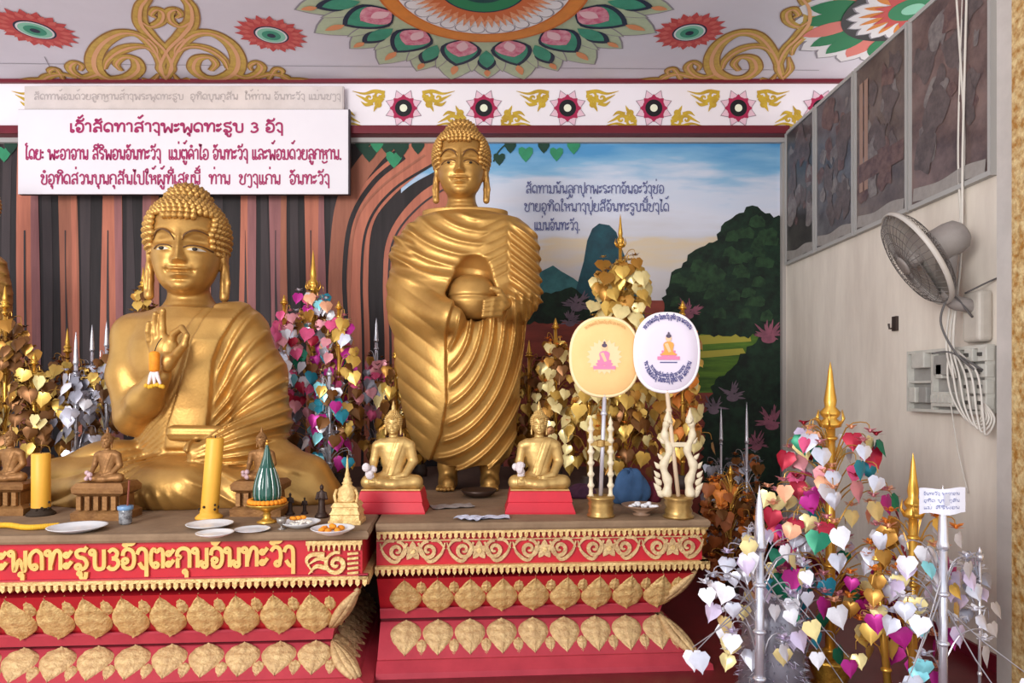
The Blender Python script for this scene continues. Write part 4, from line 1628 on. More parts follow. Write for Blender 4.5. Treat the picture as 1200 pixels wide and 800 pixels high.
def picture(y0, y1, label, tint, seed):
    root = thing('picture_panel', label, 'picture', (XW, (y0 + y1) / 2, 2.735), 0, 'framed pictures in a row on the right wall')
    w, h = y1 - y0, 1.265
    mb = MB()
    mb.box((-.03, -w / 2 + .01, .01), (-.002, w / 2 - .01, h - .01))
    c = mat('faded_painting_%d' % seed, tint[0], .35, var=1.0, vscale=3.2 + seed * .3, rgb2=tint[1], coat=.15)
    mb.build('painted_sheet', c, root)
    mb = MB()
    for a, b in (((-.042, -w / 2, 0), (0, -w / 2 + .022, h)), ((-.042, w / 2 - .022, 0), (0, w / 2, h)), ((-.040, -w / 2 + .001, .001), (0, w / 2 - .001, .03)), ((-.040, -w / 2 + .001, h - .03), (0, w / 2 - .001, h - .001))):
        mb.box(a, b)
    mb.build('frame', PFR, root)
    r = random.Random(seed)
    pp = Paint(lambda u, v, hh: (-.031 - hh, -u, v), .001)
    lightm = mat('faded_painting_pale', (134, 127, 125), .5, var=1.0, vscale=16, rgb2=(100, 92, 94))
    dark = mat('faded_painting_dark', (80, 71, 72), .5, var=1.0, vscale=16, rgb2=(104, 92, 92))
    rust = mat('faded_painting_rust', (116, 92, 88), .5, var=1.0, vscale=16, rgb2=(84, 64, 66))
    for i in range(26):
        x, z = r.uniform(-w * .36, w * .36), r.uniform(.25, h * .88)
        q = r.uniform(.03, .12)
        pts = [(max(-w * .46, min(w * .46, x + q * r.uniform(.5, 1.3) * math.cos(a))), max(.05, min(h - .05, z + q * r.uniform(.5, 1.6) * math.sin(a)))) for a in [2 * PI * k / 9 for k in range(9)]]
        pp.poly(crom(pts, 3, True), (lightm, dark, rust, dark)[i % 4], 1 + i % 3)
    cap = crom([(-w * .44, .09), (-w * .1, .06), (w * .2, .08), (w * .44, .06)], 5)
    pp.ribbon(cap, .085, mat('faded_caption_ribbon', (160, 154, 150), .5, var=.4, vscale=14), 5)
    if seed == 3:
        for x in (w * .26, w * .36):
            pp.ribbon([(-x, .3), (-x, h - .15)], .05, mat('faded_painting_peach', (156, 126, 112), .5), 4)
        pp.ribbon([(-w * .44, .44), (w * .44, .44)], .14, rust, 4)
    pp.build('painted_scene', root)
    return root


picture(5.90, 6.50, 'dark faded picture, farthest of the row, next to the mural corner', ((86, 82, 80), (54, 50, 52)), 1)
picture(5.24, 5.88, 'faded grey picture with diagonal pale shapes, second from the mural corner', ((108, 106, 110), (66, 62, 68)), 2)
picture(4.54, 5.22, 'faded picture with peach pillar and red floor, third from the mural corner', ((112, 98, 92), (74, 62, 62)), 3)
picture(3.76, 4.52, 'largest looking faded reddish picture with a tall tree, nearest the gold pillar', ((124, 102, 98), (78, 62, 62)), 4)

# ------------------------------------------------------------------ wall fan
FANM = mat('dusty_grey_fan_plastic', (150, 142, 138), .45, var=.4, vscale=9, rgb2=(118, 110, 106))
FANW = mat('fan_wire_grey', (120, 114, 112), .4, .5)
fan = thing('wall_fan', 'grey oscillating wall fan mounted below the pictures', 'fan', (XW, 3.86, 2.06))


def FL_(px, py, Y):
    p = W(px, py, Y)
    return (p[0] - XW, p[1] - 3.86, p[2] - 2.06)


fc = Vector(FL_(1074, 303, 3.92))
fn = Vector((-.80, .25, -.50)).normalized()
FM = Matrix.Translation(fc) @ fn.to_track_quat('Z', 'Y').to_matrix().to_4x4()
RF = .30
mb = MB()
for sgn, dep in ((1, .075), (-1, .085)):
    for i in range(44):
        a = 2 * PI * i / 44
        pts = []
        for q in range(7):
            t = .2 + .8 * q / 6
            pts.append((RF * t * math.cos(a), RF * t * math.sin(a), sgn * dep * math.sqrt(max(0, 1 - t ** 3.2))))
        mb.tube(pts, .0017, 4, 0, FM, cap=False)
    for t in (.3, .5, .7, .86):
        pts = [(RF * t * math.cos(2 * PI * k / 30), RF * t * math.sin(2 * PI * k / 30), sgn * dep * math.sqrt(1 - t ** 3.2)) for k in range(31)]
        mb.tube(pts, .002, 4, 0, FM, cap=False)
mb.build('cage', FANW, fan, smooth=True)
mb = MB()
mb.lathe([(RF - .004, -.014), (RF + .006, -.014), (RF + .008, 0), (RF + .006, .014), (RF - .004, .014), (RF - .004, -.014)], n=48, M=FM)
mb.build('rim_band', mat('pale_fan_rim', (188, 182, 176), .4), fan, smooth=True)
mb = MB()
mb.lathe([(0, .088), (.04, .087), (.058, .08), (.058, .07), (0, .07)], n=24, M=FM)
mb.build('grille_badge', FANM, fan, smooth=True)
for i in range(3):
    a = 2 * PI * i / 3 + .4
    v, f = [], []
    for q in range(8):
        t = q / 7
        r = .035 + (.245 - .035) * t
        wv = (.05 + .16 * math.sin(PI * (.1 + .75 * t)) ** .8) * .7
        for j in range(5):
            s = -.5 + j / 4
            th = a + s * wv / max(r, .07) * 1.1
            v.append((r * math.cos(th), r * math.sin(th), -.01 + s * .055))
    for q in range(7):
        for j in range(4):
            k = q * 5 + j
            f.append((k, k + 1, k + 6, k + 5))
    mb = MB()
    mb.add(v, f, 0, FM)
    mb.build('blade', mat('fan_blade_plastic', (168, 162, 158), .35), fan, smooth=True)
mb = MB()
mb.lathe([(0, .05), (.04, .045), (.045, -.02), (0, -.03)], n=20, M=FM)
mb.build('hub', FANM, fan, smooth=True)
mb = MB()
mm_ = FM @ Matrix.Translation((0, 0, -.085))
mb.lathe([(.03, .02), (.085, .01), (.098, -.02), (.098, -.12), (.088, -.165), (.06, -.19), (0, -.20)], n=28, M=mm_)
mb.build('motor_housing', FANM, fan, smooth=True)
mb = MB()
back = FM @ Vector((0, 0, -.20))
mb.tube(crom([back, (-.19, .02, .03), (-.10, 0, -.03), (-.05, 0, -.05)], 6), [.04] * 13 + [.035] * 6, 12)
mb.ball(tuple(FM @ Vector((0, -.02, -.23))), .055, 14, 8)
mb.build('neck', FANM, fan, smooth=True)
mb = MB()
mb.box((-.085, -.075, -.24), (0, .075, .05))
bevel(mb.build('wall_mount', mat('pale_fan_mount', (196, 188, 178), .5, var=.3, vscale=8), fan), .025, 3)
mb = MB()
mb.tube(crom([(-.09, -.03, -.1), (-.2, -.02, .02), (-.25, 0, -.12), (-.2, -.05, -.3), (-.1, -.1, -.42)], 8), .006, 6)
mb.tube(crom([(-.1, .02, .04), (-.02, -.1, .1), (-.02, -.28, .12), (-.03, -.40, .2)], 8), .005, 6)
mb.tube(crom([(-.27, .05, -.3), (-.2, -.02, -.3), (-.08, -.1, -.4)], 6), .006, 6)
mb.build('power_lead', mat('grey_cable', (92, 88, 88), .5), fan, smooth=True)

# ------------------------------------------------------------------ fuse board with its cables
PWH = mat('grimy_white_plastic', (206, 204, 196), .45, var=.35, vscale=12, rgb2=(166, 162, 156))
PGY = mat('switchgear_grey', (160, 158, 154), .5, var=.3, vscale=14)
fb = thing('fuse_board', 'white electric fuse board full of breakers on the right wall under the fan', 'fuse board', (XW, 4.11, 1.42))
mb = MB()
mb.box((-.035, -.36, 0), (-.001, .36, .375))
bevel(mb.build('back_plate', PGY, fb), .004)
mb = MB()
for a, b in (((-.075, -.37, -.008), (-.03, -.355, .383)), ((-.075, .355, -.008), (-.03, .37, .383)), ((-.073, -.369, -.007), (-.03, .369, .012)), ((-.073, -.369, .363), (-.03, .369, .382)),
             ((-.07, .105, 0), (-.03, .125, .37)), ((-.07, -.145, 0), (-.03, -.125, .37)), ((-.07, .12, .175), (-.03, .36, .19))):
    mb.box(a, b)
mb.build('frame', PWH, fb)
for (ya, za, w, h, m) in ((.24, .27, .13, .10, PWH), (.3, .05, .07, .1, PWH), (.19, .05, .08, .1, PGY), (0, .22, .16, .12, PGY), (.03, .2, .06, .09, PWH), (.0, .03, .2, .09, PWH)):
    mb = MB()
    mb.box((-.085, ya - w / 2, za), (-.034, ya + w / 2, za + h))
    bevel(mb.build('switch_unit', m, fb), .006)
for i in range(4):
    for j in range(2):
        mb = MB()
        mb.box((-.082, -.24 + j * -.11 + .045, .02 + i * .09), (-.034, -.24 + j * -.11 - .045 + .02, .095 + i * .09))
        s_ = bevel(mb.build('breaker', PWH, fb), .005)
        mb = MB()
        mb.box((-.098, -.215 + j * -.11, .05 + i * .09), (-.08, -.235 + j * -.11, .07 + i * .09))
        mb.build('lever', mat('dark_lever', (70, 68, 66), .5), s_)
for i in range(6):
    mb = MB()
    mb.box((-.095, .09 - i * .032, .055), (-.084, .07 - i * .032, .1))
    mb.build('fuse_carrier', PWH, fb)
CAB = mat('white_cable', (214, 208, 200), .5)
cab = MB()
for (y0, y1, y2, off) in ((3.99, 4.04, 4.0, -.03), (4.06, 3.98, 4.03, -.036), (3.93, 3.97, 3.97, -.05)):
    cab.tube(crom([(XW + off, y0, 4.03), (XW + off, y1, 3.0), (XW + off - .01, y2, 2.35), (XW - .12, y2 - .02, 1.85), (XW - .095, y2 - .04, 1.62)], 8), .007, 6)
for k in range(6):
    a = .05 * k
    cab.tube(crom([(XW - .10, 4.02 - a * .3, 1.78), (XW - .12, 4.0 - a, 1.64), (XW - .115, 3.96 - a, 1.5 - .02 * k), (XW - .10, 3.86 - a * .6, 1.38 - .015 * k), (XW - .09, 3.76 - .02 * k, 1.40), (XW - .08, 3.8, 1.52)], 6), .006, 6)
cab.tube(crom([(XW - .1, 4.0, 1.46), (XW - .06, 4.0, 1.2), (XW - .02, 3.97, .95)], 6), .0035, 5)
co_ = cab.build('cable_bundle', CAB, smooth=True)
tag(co_, 'bundle of thin white cables running down the wall into the fuse board', 'cable')
mb = MB()
p = W(1051, 379, 4.72)
mb.box((XW - .02, 4.70, p[2] - .05), (XW - .0005, 4.75, p[2] + .05))
mb.tube([(XW - .01, 4.725, p[2] - .03), (XW - .05, 4.725, p[2] - .035), (XW - .055, 4.725, p[2] + .0)], .007, 6)
tag(mb.build('wall_hook', mat('dark_rust', (60, 48, 44), .6)), 'small dark hook on the grey wall left of the fuse board', 'hook')

# ------------------------------------------------------------------ small seated statues


def small_field(P):
    """seated figure 105 units tall, right hand reaching down over the shin"""
    d = sd_loft(P, [6, 25, 45, 55, 61], [0] * 5, [16, 13, 17.5, 18, 8], [10.5, 9.5, 10, 9, 6], [1] * 5)
    d = smin(d, sd_ell(P, (0, 1, 9), (24, 15, 10)), 4)
    for sg in (-1, 1):
        d = smin(d, sd_chain(P, [(sg * 10, 0, 10), (sg * 29, -9, 8), (sg * -4, -17, 6)], [9.5, 7.5, 6], 4), 4)
        d = smin(d, sd_cap(P, (sg * 14, 1, 53), (sg * 19, 1, 51), 7, 6.5), 3)
    ra = sd_chain(P, [(-20, 1, 50), (-23.5, 0, 32), (-23, -13, 18), (-22, -17, 13)], [6, 5, 3.6, 3.2], 2)
    for q in range(4):
        ra = smin(ra, sd_chain(P, [(-25 + q * 1.9, -17, 13), (-25.4 + q * 2, -19, 9), (-25.2 + q * 2, -18.6, 4.5 + abs(q - 1.5) * .8)], [1.1, 1.05, .9], .5), .7)
    ra = smin(ra, sd_cap(P, (-19, -16, 14), (-16.5, -18, 10), 1.2, 1.0), .8)
    d = smin(d, ra, 1.5)
    la = sd_chain(P, [(20, 1, 50), (24, 1, 32), (15, -13, 17), (5, -16, 15)], [6, 5, 3.6, 3], 2)
    for q in range(4):
        la = smin(la, sd_chain(P, [(5, -17 + q * 1.7, 15.4), (0, -17.5 + q * 1.8, 15), (-4 + abs(q - 1.5), -17.2 + q * 1.8, 15.6)], [1.2, 1.1, .9], .5), .7)
    d = smin(d, la, 1.5)
    k = np.searchsorted(P[2].ravel(), 58)
    Q = (P[0], P[1], P[2][:, :, k:])
    d[:, :, k:] = smin(d[:, :, k:], head_field(Q, (0, -.5, 76), 8.6, flame=True), 1.5)
    return np.maximum(d, -P[2] + 0 * d)


def small_robe(P):
    t = sd_loft(P, [6, 25, 45, 55, 61.5], [.2] * 5, [16.8, 13.8, 18.3, 18.8, 8.8], [11.2, 10.2, 10.7, 9.7, 6.6], [1] * 5)
    t = smin(t, sd_cap(P, (14, 1, 53), (19, 1, 51), 7.8, 7.2), 3)
    t = smin(t, sd_chain(P, [(20, 1, 50), (24, 1, 32), (16, -12, 17)], [6.8, 5.8, 4.6], 2), 1.5)
    edge = (P[2] - 30) * .34 - 6
    t = smax(t, (edge - P[0]) * .9, .6)
    band = np.abs(P[0] - edge - 8 + 0 * P[1]) - 3.2
    t = t - .7 * sstep(-band, -.5, .5)
    g = sd_ell(P, (0, 1, 8.6), (25, 16, 10))
    for sg in (-1, 1):
        g = smin(g, sd_chain(P, [(sg * 10, 0, 10), (sg * 28, -8, 8), (sg * 0, -14, 6)], [10.2, 8, 5.6], 4), 4)
    g = g - .35 * np.cos(np.arctan2(P[2] - 14, P[0] + .01) * 16) * sstep(-P[1], 0, 6)
    d = smin(t, np.maximum(g, P[2] - 17), 1)
    return np.maximum(d, .2 - P[2] + 0 * d)


proto = thing('seated_buddha_figure', 'x', 'statue', (0, 0, 0))
gx, gy, gz = axis((-40, -12, 1.1), (-12, 12, .75), (12, 40, 1.1)), axis((-27, -7, .8), (-7, 19, 1.2)), axis((-.5, 58, .9), (58, 110, .7))
pb_ = sculpt('body', small_field, gx, gy, gz, GOLD2, proto)
pr_ = sculpt('robe', small_robe, axis((-40, 40, .9)), axis((-27, 19, .9)), axis((-.5, 64, .85)), GOLD2, proto)
ph_ = curls((0, -.5, 76), 8.6, .15, .24).build('hair_curls', GOLD2, proto, smooth=True)


def rebase(src, name, m, parent, scale, dz):
    me = src.data.copy()
    co = np.empty(len(me.vertices) * 3, np.float32)
    me.vertices.foreach_get('co', co)
    co = co.reshape(-1, 3) * scale
    co[:, 2] += dz
    me.vertices.foreach_set('co', co.ravel())
    me.materials.clear()
    me.materials.append(m)
    me.update()
    o = bpy.data.objects.new(name, me)
    return link(o, parent)


def plinth(prof, w, d, ):
    """square stepped block: prof lists (grow, z)"""
    mb = MB()
    rings = [[(-w / 2 - g, -d / 2 - g * .7, z), (w / 2 + g, -d / 2 - g * .7, z), (w / 2 + g, d / 2 + g * .7, z), (-w / 2 - g, d / 2 + g * .7, z)] for g, z in prof]
    for a, b in zip(rings, rings[1:]):
        for j in range(4):
            k = (j + 1) % 4
            mb.add([a[j], a[k], b[k], b[j]], [(0, 1, 2, 3)])
    mb.add(rings[0], [(3, 2, 1, 0)])
    mb.add(rings[-1], [(0, 1, 2, 3)])
    return mb


def figure(px, py, label, m, scale, dz, group=None, rotz=0.0, yoff=.12):
    Y = (EYE - TOP) * F / (py - CY)
    p = W(px, py, Y)
    root = thing('seated_buddha_figure', label, 'statue', (p[0], Y + yoff, TOP), rotz, group)
    for src, nm in ((pb_, 'body'), (pr_, 'robe'), (ph_, 'hair_curls')):
        rebase(src, nm, m, root, scale, dz)
    return root


SC = .00494
for px, lab in ((457, 'small gold seated Buddha on a red base, left of the standing statue'), (633, 'small gold seated Buddha on a red base, right of the standing statue')):
    r_ = figure(px, 602, lab, GOLD2, SC, .135)
    plinth([(.012, 0), (.012, .01), (-.006, .06), (-.008, .066), (-.004, .07), (-.016, .125), (-.02, .13)], .385, .25).build('pedestal', mat('red_pedestal_paint', (204, 34, 52), .45, var=.3, vscale=9, rgb2=(168, 26, 46)), r_)
    plinth([(.0, .13), (.004, .133), (.0, .139)], .34, .2).build('seat_slab', GOLD2, r_)
    # white crumpled cloth over the reaching arm
    rr = random.Random(px)
    mb = MB()
    for k in range(7):
        mb.ball((rr.uniform(-.02, .02), rr.uniform(-.025, .02), rr.uniform(-.02, .045)), (rr.uniform(.018, .03), rr.uniform(.015, .025), rr.uniform(.016, .03)), 7, 5)
    wx = r_.location
    cl = mb.build('cloth', mat('crumpled_white_cloth', (226, 216, 216), .8, var=.5, vscale=30, rgb2=(190, 170, 176), bump=.6, bscale=40), loc=(wx[0] - .125, wx[1] - .085, TOP + .235))
    tag(cl, 'crumpled white cloth on the arm of the small gold statue ' + ('left' if px < 500 else 'right') + ' of the standing one', 'cloth')

for px, py, sc, lab, dzz in ((108, 612, .0029, 'worn brown seated figure on a carved throne between the left candle and the seated statue', .205),
                             (296, 607, .0029, 'worn brown seated figure on a carved throne behind the green cone', .20),
                             (-9, 606, .0031, 'worn brown seated figure cut off by the left edge of the photo', .19)):
    r_ = figure(px, py, lab, BRONZE, sc, dzz, yoff=.14)
    mb = plinth([(.02, 0), (.022, .04), (.0, .055), (-.01, .06), (-.014, .13), (0, .14), (.016, .15), (.02, .18), (.0, dzz)], .25, .17)
    for k in range(5):
        mb.box((-.11 + k * .048, -.105, .06), (-.085 + k * .048, -.085, .135))
    mb.build('throne', BRONZE, r_)
    if px > 50:
        rr = random.Random(px)
        mb = MB()
        for k in range(5):
            mb.ball((rr.uniform(-.012, .012), rr.uniform(-.01, .01), rr.uniform(-.02, .02)), rr.uniform(.01, .017), 7, 5)
        cl = mb.build('ribbon', mat('pinkish_ribbon', (206, 172, 176), .7, var=.4, vscale=30), loc=(r_.location[0] - .072, r_.location[1] - .06, TOP + dzz + .04))
        tag(cl, 'pinkish ribbon tied to the arm of the brown figure ' + ('left of the tall glass' if px < 200 else 'behind the green cone'), 'ribbon')
for o in (pb_, pr_, ph_, proto):
    bpy.data.objects.remove(o)

# a standing gilded statue cut off at the left edge
sx_ = W(-34, 560, 5.65)
es = thing('standing_statue', 'golden standing statue with pleated robe, cut off at the left edge', 'statue', (sx_[0], 5.65, .815))


def edge_statue(P):
    k = 5.2 / F
    zs = [0, .3, .8, 1.2, 1.55, 1.8, 1.92, 1.98]
    d = sd_loft(P, zs, [0] * 8, [.2, .26, .3, .31, .32, .27, .14, .08], [.16, .18, .2, .2, .2, .17, .12, .08])
    u = P[0] + 0 * P[1] + 0 * P[2]
    ph = (P[2] + .7 * (u - .1)) / .075
    d = d - .016 * ridges(ph, .22) * sstep(-P[1], -.1, .05) * sstep(u, .02, .1)
    ph = np.sqrt(u ** 2 + ((P[2] - 1.0) / 2.) ** 2) / .05
    d = d - .012 * ridges(ph, .2) * sstep(-P[1], -.1, .05) * sstep(.1 - u, 0, .05) * sstep(1.4 - P[2], 0, .3)
    return d


sculpt('robe', edge_statue, axis((-.36, .36, .012)), axis((-.28, .26, .012)), axis((-.03, 2.02, .012)), GOLD, es)


def edge_body(P):
    d = sd_cap(P, (0, 0, 1.85), (0, 0, 2.0), .09, .08)
    return smin(d, head_field(P, (0, -.02, 2.2), .155), .03)


eb = sculpt('body', edge_body, axis((-.25, .25, .009)), axis((-.25, .28, .009)), axis((1.8, 2.6, .009)), GOLD, es)
curls((0, -.02, 2.2), .155, .12, .18).build('hair_curls', GOLD, es, smooth=True)
# ------------------------------------------------------------------ offerings on the altar tops
def spot(px, py):
    """place on the altar tops seen at (px, py)"""
    Y = (EYE - TOP) * F / (py - CY)
    return ((px - CX) * Y / F, Y, TOP), Y / F


WAX = mat('yellow_wax', (234, 174, 62), .45, var=.25, vscale=8, rgb2=(216, 150, 48))
CHAR = mat('burnt_wax', (52, 38, 26), .8)
GILT = mat('bright_gilt', (226, 180, 84), .3, .7, var=.3, vscale=20, rgb2=(176, 120, 44))
CHINA = mat('white_china', (226, 228, 232), .2)


def candle(px, py, top, w, label, lean, foot):
    p, k = spot(px, py)
    root = thing('candle', label, 'candle', p)
    h = (py - top) * k
    r = w * k / 2
    mb = MB()
    mb.tube([(0, 0, .012), (lean * .4, 0, h * .4), (lean, 0, h * .985), (lean, 0, h)], [r, r * .99, r * .98, r * .9], 24)
    autosmooth(mb.build('wax_column', WAX, root))
    mb = MB()
    mb.tube([(lean, 0, h - .004), (lean + .002, 0, h + .014)], .003, 6)
    mb.build('wick', CHAR, root)
    mb = MB()
    mb.lathe([(r * 1.5, 0), (r * 1.55, .008), (r * 1.3, .02), (r * 1.04, .03), (r * .98, .05)], n=24)
    mb.build('drip_foot', WAX if foot else CHAR, root, smooth=True)
    mb = MB()
    rr = random.Random(px)
    for i in range(6):
        a = rr.uniform(PI, 2 * PI)
        mb.ball((r * 1.05 * math.cos(a), r * 1.05 * math.sin(a), .03 + rr.uniform(0, .05)), .008, 6, 4)
    mb.build('drips', CHAR, root)
    return root


candle(48, 603, 531, 20, 'thick upright yellow candle near the left edge of the altar', .0, False)
candle(245, 607, 513, 20, 'tall leaning yellow candle in front of the seated statue', .035, True)

# green cone on its gilt stand
p, k = spot(313, 612)
t = thing('pedestal_tray', 'gilt pedestal tray carrying the green cone', 'tray', p)
mb = MB()
mb.lathe([(.05, 0), (.055, .006), (.03, .016), (.018, .03), (.022, .042), (.016, .055), (.03, .066), (.085, .085), (.108, .10), (.112, .106), (.10, .104), (0, .096)], n=32)
mb.build('stand', GILT, t, smooth=True)
ORG = mat('marigold_orange', (236, 150, 36), .7, var=.5, vscale=40, rgb2=(214, 106, 20))
mb = MB()
for i in range(26):
    a = 2 * PI * i / 26
    mb.ball((.088 * math.cos(a), .088 * math.sin(a), .118), (.017, .017, .014), 8, 5)
g_ = mb.build('marigold_ring', ORG, smooth=True, loc=p)
tag(g_, 'ring of orange marigolds around the foot of the green cone', 'garland')
c_ = thing('offering_cone', 'glossy green pointed cone standing in a ring of marigolds', 'offering', (p[0], p[1], TOP + .1045))
k_ = k
GRE = mat('glossy_green_glaze', (8, 76, 62), .18, var=.4, vscale=12, rgb2=(6, 52, 44), coat=.5)
v, f = [], []
prof = [(.05, 0), (.066, .02), (.072, .06), (.066, .11), (.052, .16), (.036, .205), (.024, .245), (.016, .28), (.006, .318)]
prof = crom(prof, 4)
n = 48
mb = MB()
for r, z in prof:
    for j in range(n):
        a = 2 * PI * j / n
        q = r * (1 + .05 * math.cos(12 * a) * min(1, z / .04))
        v.append((q * math.cos(a), q * math.sin(a), z))
for i in range(len(prof) - 1):
    for j in range(n):
        f.append((i * n + j, i * n + (j + 1) % n, (i + 1) * n + (j + 1) % n, (i + 1) * n + j))
mb.add(v, f)
mb.build('cone', GRE, c_, smooth=True)
mb = MB()
mb.ball((0, 0, .325), .010, 8, 6)
mb.ball((0, 0, .34), .006, 8, 6)
mb.build('finial', mat('gold_bead', (226, 170, 80), .3, .7), c_, smooth=True)
mb = MB()
for i in range(12):
    a = 2 * PI * (i + .5) / 12
    mb.tube([(r * 1.0 * math.cos(a), r * 1.0 * math.sin(a), z) for r, z in prof[4:22:3]], .0022, 5)
mb.build('highlight_streak', mat('highlight_silver', (206, 216, 212), .25, .7), c_)  # white highlights down the pleats, put in as thin pale streaks

# glass with a brown stick
p, k = spot(147, 614)
gl = thing('drinking_glass', 'small patterned glass beside the brown throne left of the tall candle', 'glass', p)
mb = MB()
mb.lathe([(.026, 0), (.032, .01), (.033, .06), (.035, .10), (.032, .10), (.029, .03), (0, .012)], n=24)
mb.build('tumbler', mat('smoky_glass', (176, 176, 180), .15, var=.9, vscale=40, rgb2=(84, 80, 84), trans=.2), gl, smooth=True)
mb = MB()
mb.lathe([(.0365, .078), (.039, .08), (.039, .098), (.0365, .10)], n=24)
mb.build('blue_band', mat('blue_glass_band', (112, 146, 184), .3), gl, smooth=True)
mb = MB()
mb.tube([(.005, 0, .014), (.018, .005, .235)], .005, 6)
st_ = mb.build('incense_stick', mat('brown_stick', (128, 66, 50), .7), loc=p)
tag(st_, 'thick brown stick standing in the patterned glass', 'stick')


def plate(px, py, w, label, deep=.3, name='plate', cat='plate'):
    p, k = spot(px, py)
    r = w * k / 2
    mb = MB()
    mb.lathe([(0, .002), (r * .5, 0), (r * .55, .004), (r * .8, r * deep * .5), (r, r * deep), (r * 1.02, r * deep + .003), (r * .96, r * deep + .002), (r * .75, r * deep * .55), (r * .5, .009), (0, .008)], n=36)
    o = mb.build(name, CHINA, smooth=True, loc=p)
    return tag(o, label, cat, 'white dishes along the front of the left altar'), p, r


plate(91, 622, 62, 'empty white plate beside the left yellow candle', .18)
_, pa_, ra_ = plate(246, 618, 52, 'white dish under the foot of the tall leaning candle', .18)
plate(252, 628, 42, 'small empty white saucer in front of the tall leaning candle', .2, 'saucer')
_, pd, rd = plate(352, 617, 46, 'white dish of rice and orange bits behind the fruit dish', .26, 'dish', 'dish')
_, pe, re_ = plate(390, 625, 50, 'white dish of orange fruit pieces at the right end of the left altar', .26, 'dish', 'dish')
plate(296, 622, 40, 'flat white dish half hidden right of the tall candle', .12)
rr = random.Random(5)
for i in range(7):
    mb = MB()
    a = 2 * PI * i / 7
    mb.lathe([(0, -.012), (.012, -.01), (.017, 0), (.012, .011), (0, .014)], n=10, sx=1.25)
    o = mb.build('fruit_piece', ORG, smooth=True, loc=(pe[0] + re_ * .5 * math.cos(a) * (i > 0), pe[1] + re_ * .45 * math.sin(a) * (i > 0), TOP + .022 + (.014 if i == 0 else 0)))
    o.rotation_euler = (0, .3, a)
    tag(o, 'orange fruit piece in the dish at the right end of the left altar', 'fruit', 'orange fruit pieces in the right dish')
mb = MB()
for i in range(60):
    a, q = rr.uniform(0, 2 * PI), rd * .55 * math.sqrt(rr.random())
    mb.ball((q * math.cos(a), q * math.sin(a), .016 + .018 * (1 - q / rd)), (.008, .006, .005), 6, 4)
tag(mb.build('rice', mat('cooked_rice', (232, 226, 214), .7), loc=pd), 'white rice heaped in the dish behind the fruit dish', 'rice', kind='stuff')
for i in range(3):
    mb = MB()
    mb.lathe([(0, -.01), (.012, -.008), (.016, 0), (.01, .009), (0, .011)], n=10, sx=1.3)
    o = mb.build('fruit_piece', ORG, smooth=True, loc=(pd[0] - rd * .35 + i * .022, pd[1] - .01 + .015 * i, TOP + .046))
    tag(o, 'orange fruit piece on the rice behind the fruit dish', 'fruit', 'orange fruit pieces on the rice')
# yellow garland lying at the left end
p, k = spot(28, 620)
mb = MB()
for i in range(40):
    t_ = i / 39
    mb.ball((-.2 + .36 * t_, .03 * math.sin(7 * t_), .016), (.017, .016, .015), 7, 5)
tag(mb.build('marigold_garland', mat('yellow_marigold', (226, 178, 44), .7, var=.5, vscale=40, rgb2=(190, 130, 30)), smooth=True, loc=p), 'yellow marigold garland lying along the altar edge under the left candle', 'garland')
# stupa, dark figures and a little cup at the right end of the left altar
p, k = spot(407, 612)
su = thing('miniature_stupa', 'small gold stupa with a thin spire beside the dark little figures', 'stupa', p)
mb = plinth([(.012, 0), (.012, .02), (.004, .025), (.0, .05), (.006, .055), (-.006, .075), (-.006, .09), (0, .094), (-.014, .115)], .15, .13)
mb.build('stepped_base', CARVED, su)
mb = MB()
mb.lathe([(.05, .115), (.056, .125), (.05, .14), (.054, .16), (.048, .185), (.028, .2), (.024, .21), (.03, .215), (.02, .225), (.022, .235), (.013, .25), (.014, .258), (.008, .28), (.004, .34), (0, .37)], n=24)
mb.build('bell_and_spire', CARVED, su, smooth=True)
mb = MB()
for s in (-1, 1):
    mb.tube(crom([(s * .055, -.03, .115), (s * .062, -.03, .15), (s * .05, -.03, .185)], 5), .008, 6)
mb.build('side_scroll', CARVED, su, smooth=True)
DKF = mat('dark_bronze', (62, 46, 40), .45, .4)
for px, py, h, lab in ((377, 606, .19, 'taller dark standing figurine behind the fruit dish'), (340, 603, .13, 'short dark figurine between the marigold tray and the rice dish'), (357, 602, .10, 'smallest dark figurine behind the rice dish')):
    p, k = spot(px, py)
    r_ = thing('figurine', lab, 'figurine', p)
    mb = MB()
    mb.lathe([(h * .2, 0), (h * .21, h * .06), (h * .16, h * .1), (h * .16, h * .14)], n=16)
    mb.build('base', DKF, r_, smooth=True)

    def fig(P, h=h):
        d = sd_loft(P, [h * .1, h * .3, h * .5, h * .64, h * .74, h * .8], [0] * 6, [h * .13, h * .1, h * .095, h * .125, h * .12, h * .05], [h * .09, h * .08, h * .07, h * .08, h * .07, h * .04])
        for s in (-1, 1):
            d = smin(d, sd_chain(P, [(s * h * .12, 0, h * .73), (s * h * .16, -h * .02, h * .55), (s * h * .04, -h * .1, h * .58)], [h * .035, h * .03, h * .022], h * .02), h * .02)
        d = smin(d, sd_cap(P, (0, 0, h * .78), (0, 0, h * .84), h * .035, h * .035), h * .02)
        d = smin(d, sd_ell(P, (0, 0, h * .89), (h * .06, h * .065, h * .08)), h * .02)
        return smin(d, sd_cap(P, (0, 0, h * .95), (0, 0, h * 1.0), h * .025, h * .01), h * .02)
    sculpt('body', fig, axis((-h * .22, h * .22, h * .017)), axis((-h * .17, h * .13, h * .017)), axis((h * .08, h * 1.04, h * .017)), DKF, r_)
p, k = spot(330, 620)
mb = MB()
mb.lathe([(.02, 0), (.021, .004), (.006, .01), (.006, .02), (.022, .035), (.027, .06), (.024, .06), (.018, .036), (0, .026)], n=20)
tag(mb.build('offering_cup', mat('dull_pewter', (150, 140, 132), .35, .6), smooth=True, loc=p), 'little pewter stem cup in front of the marigold tray', 'cup')

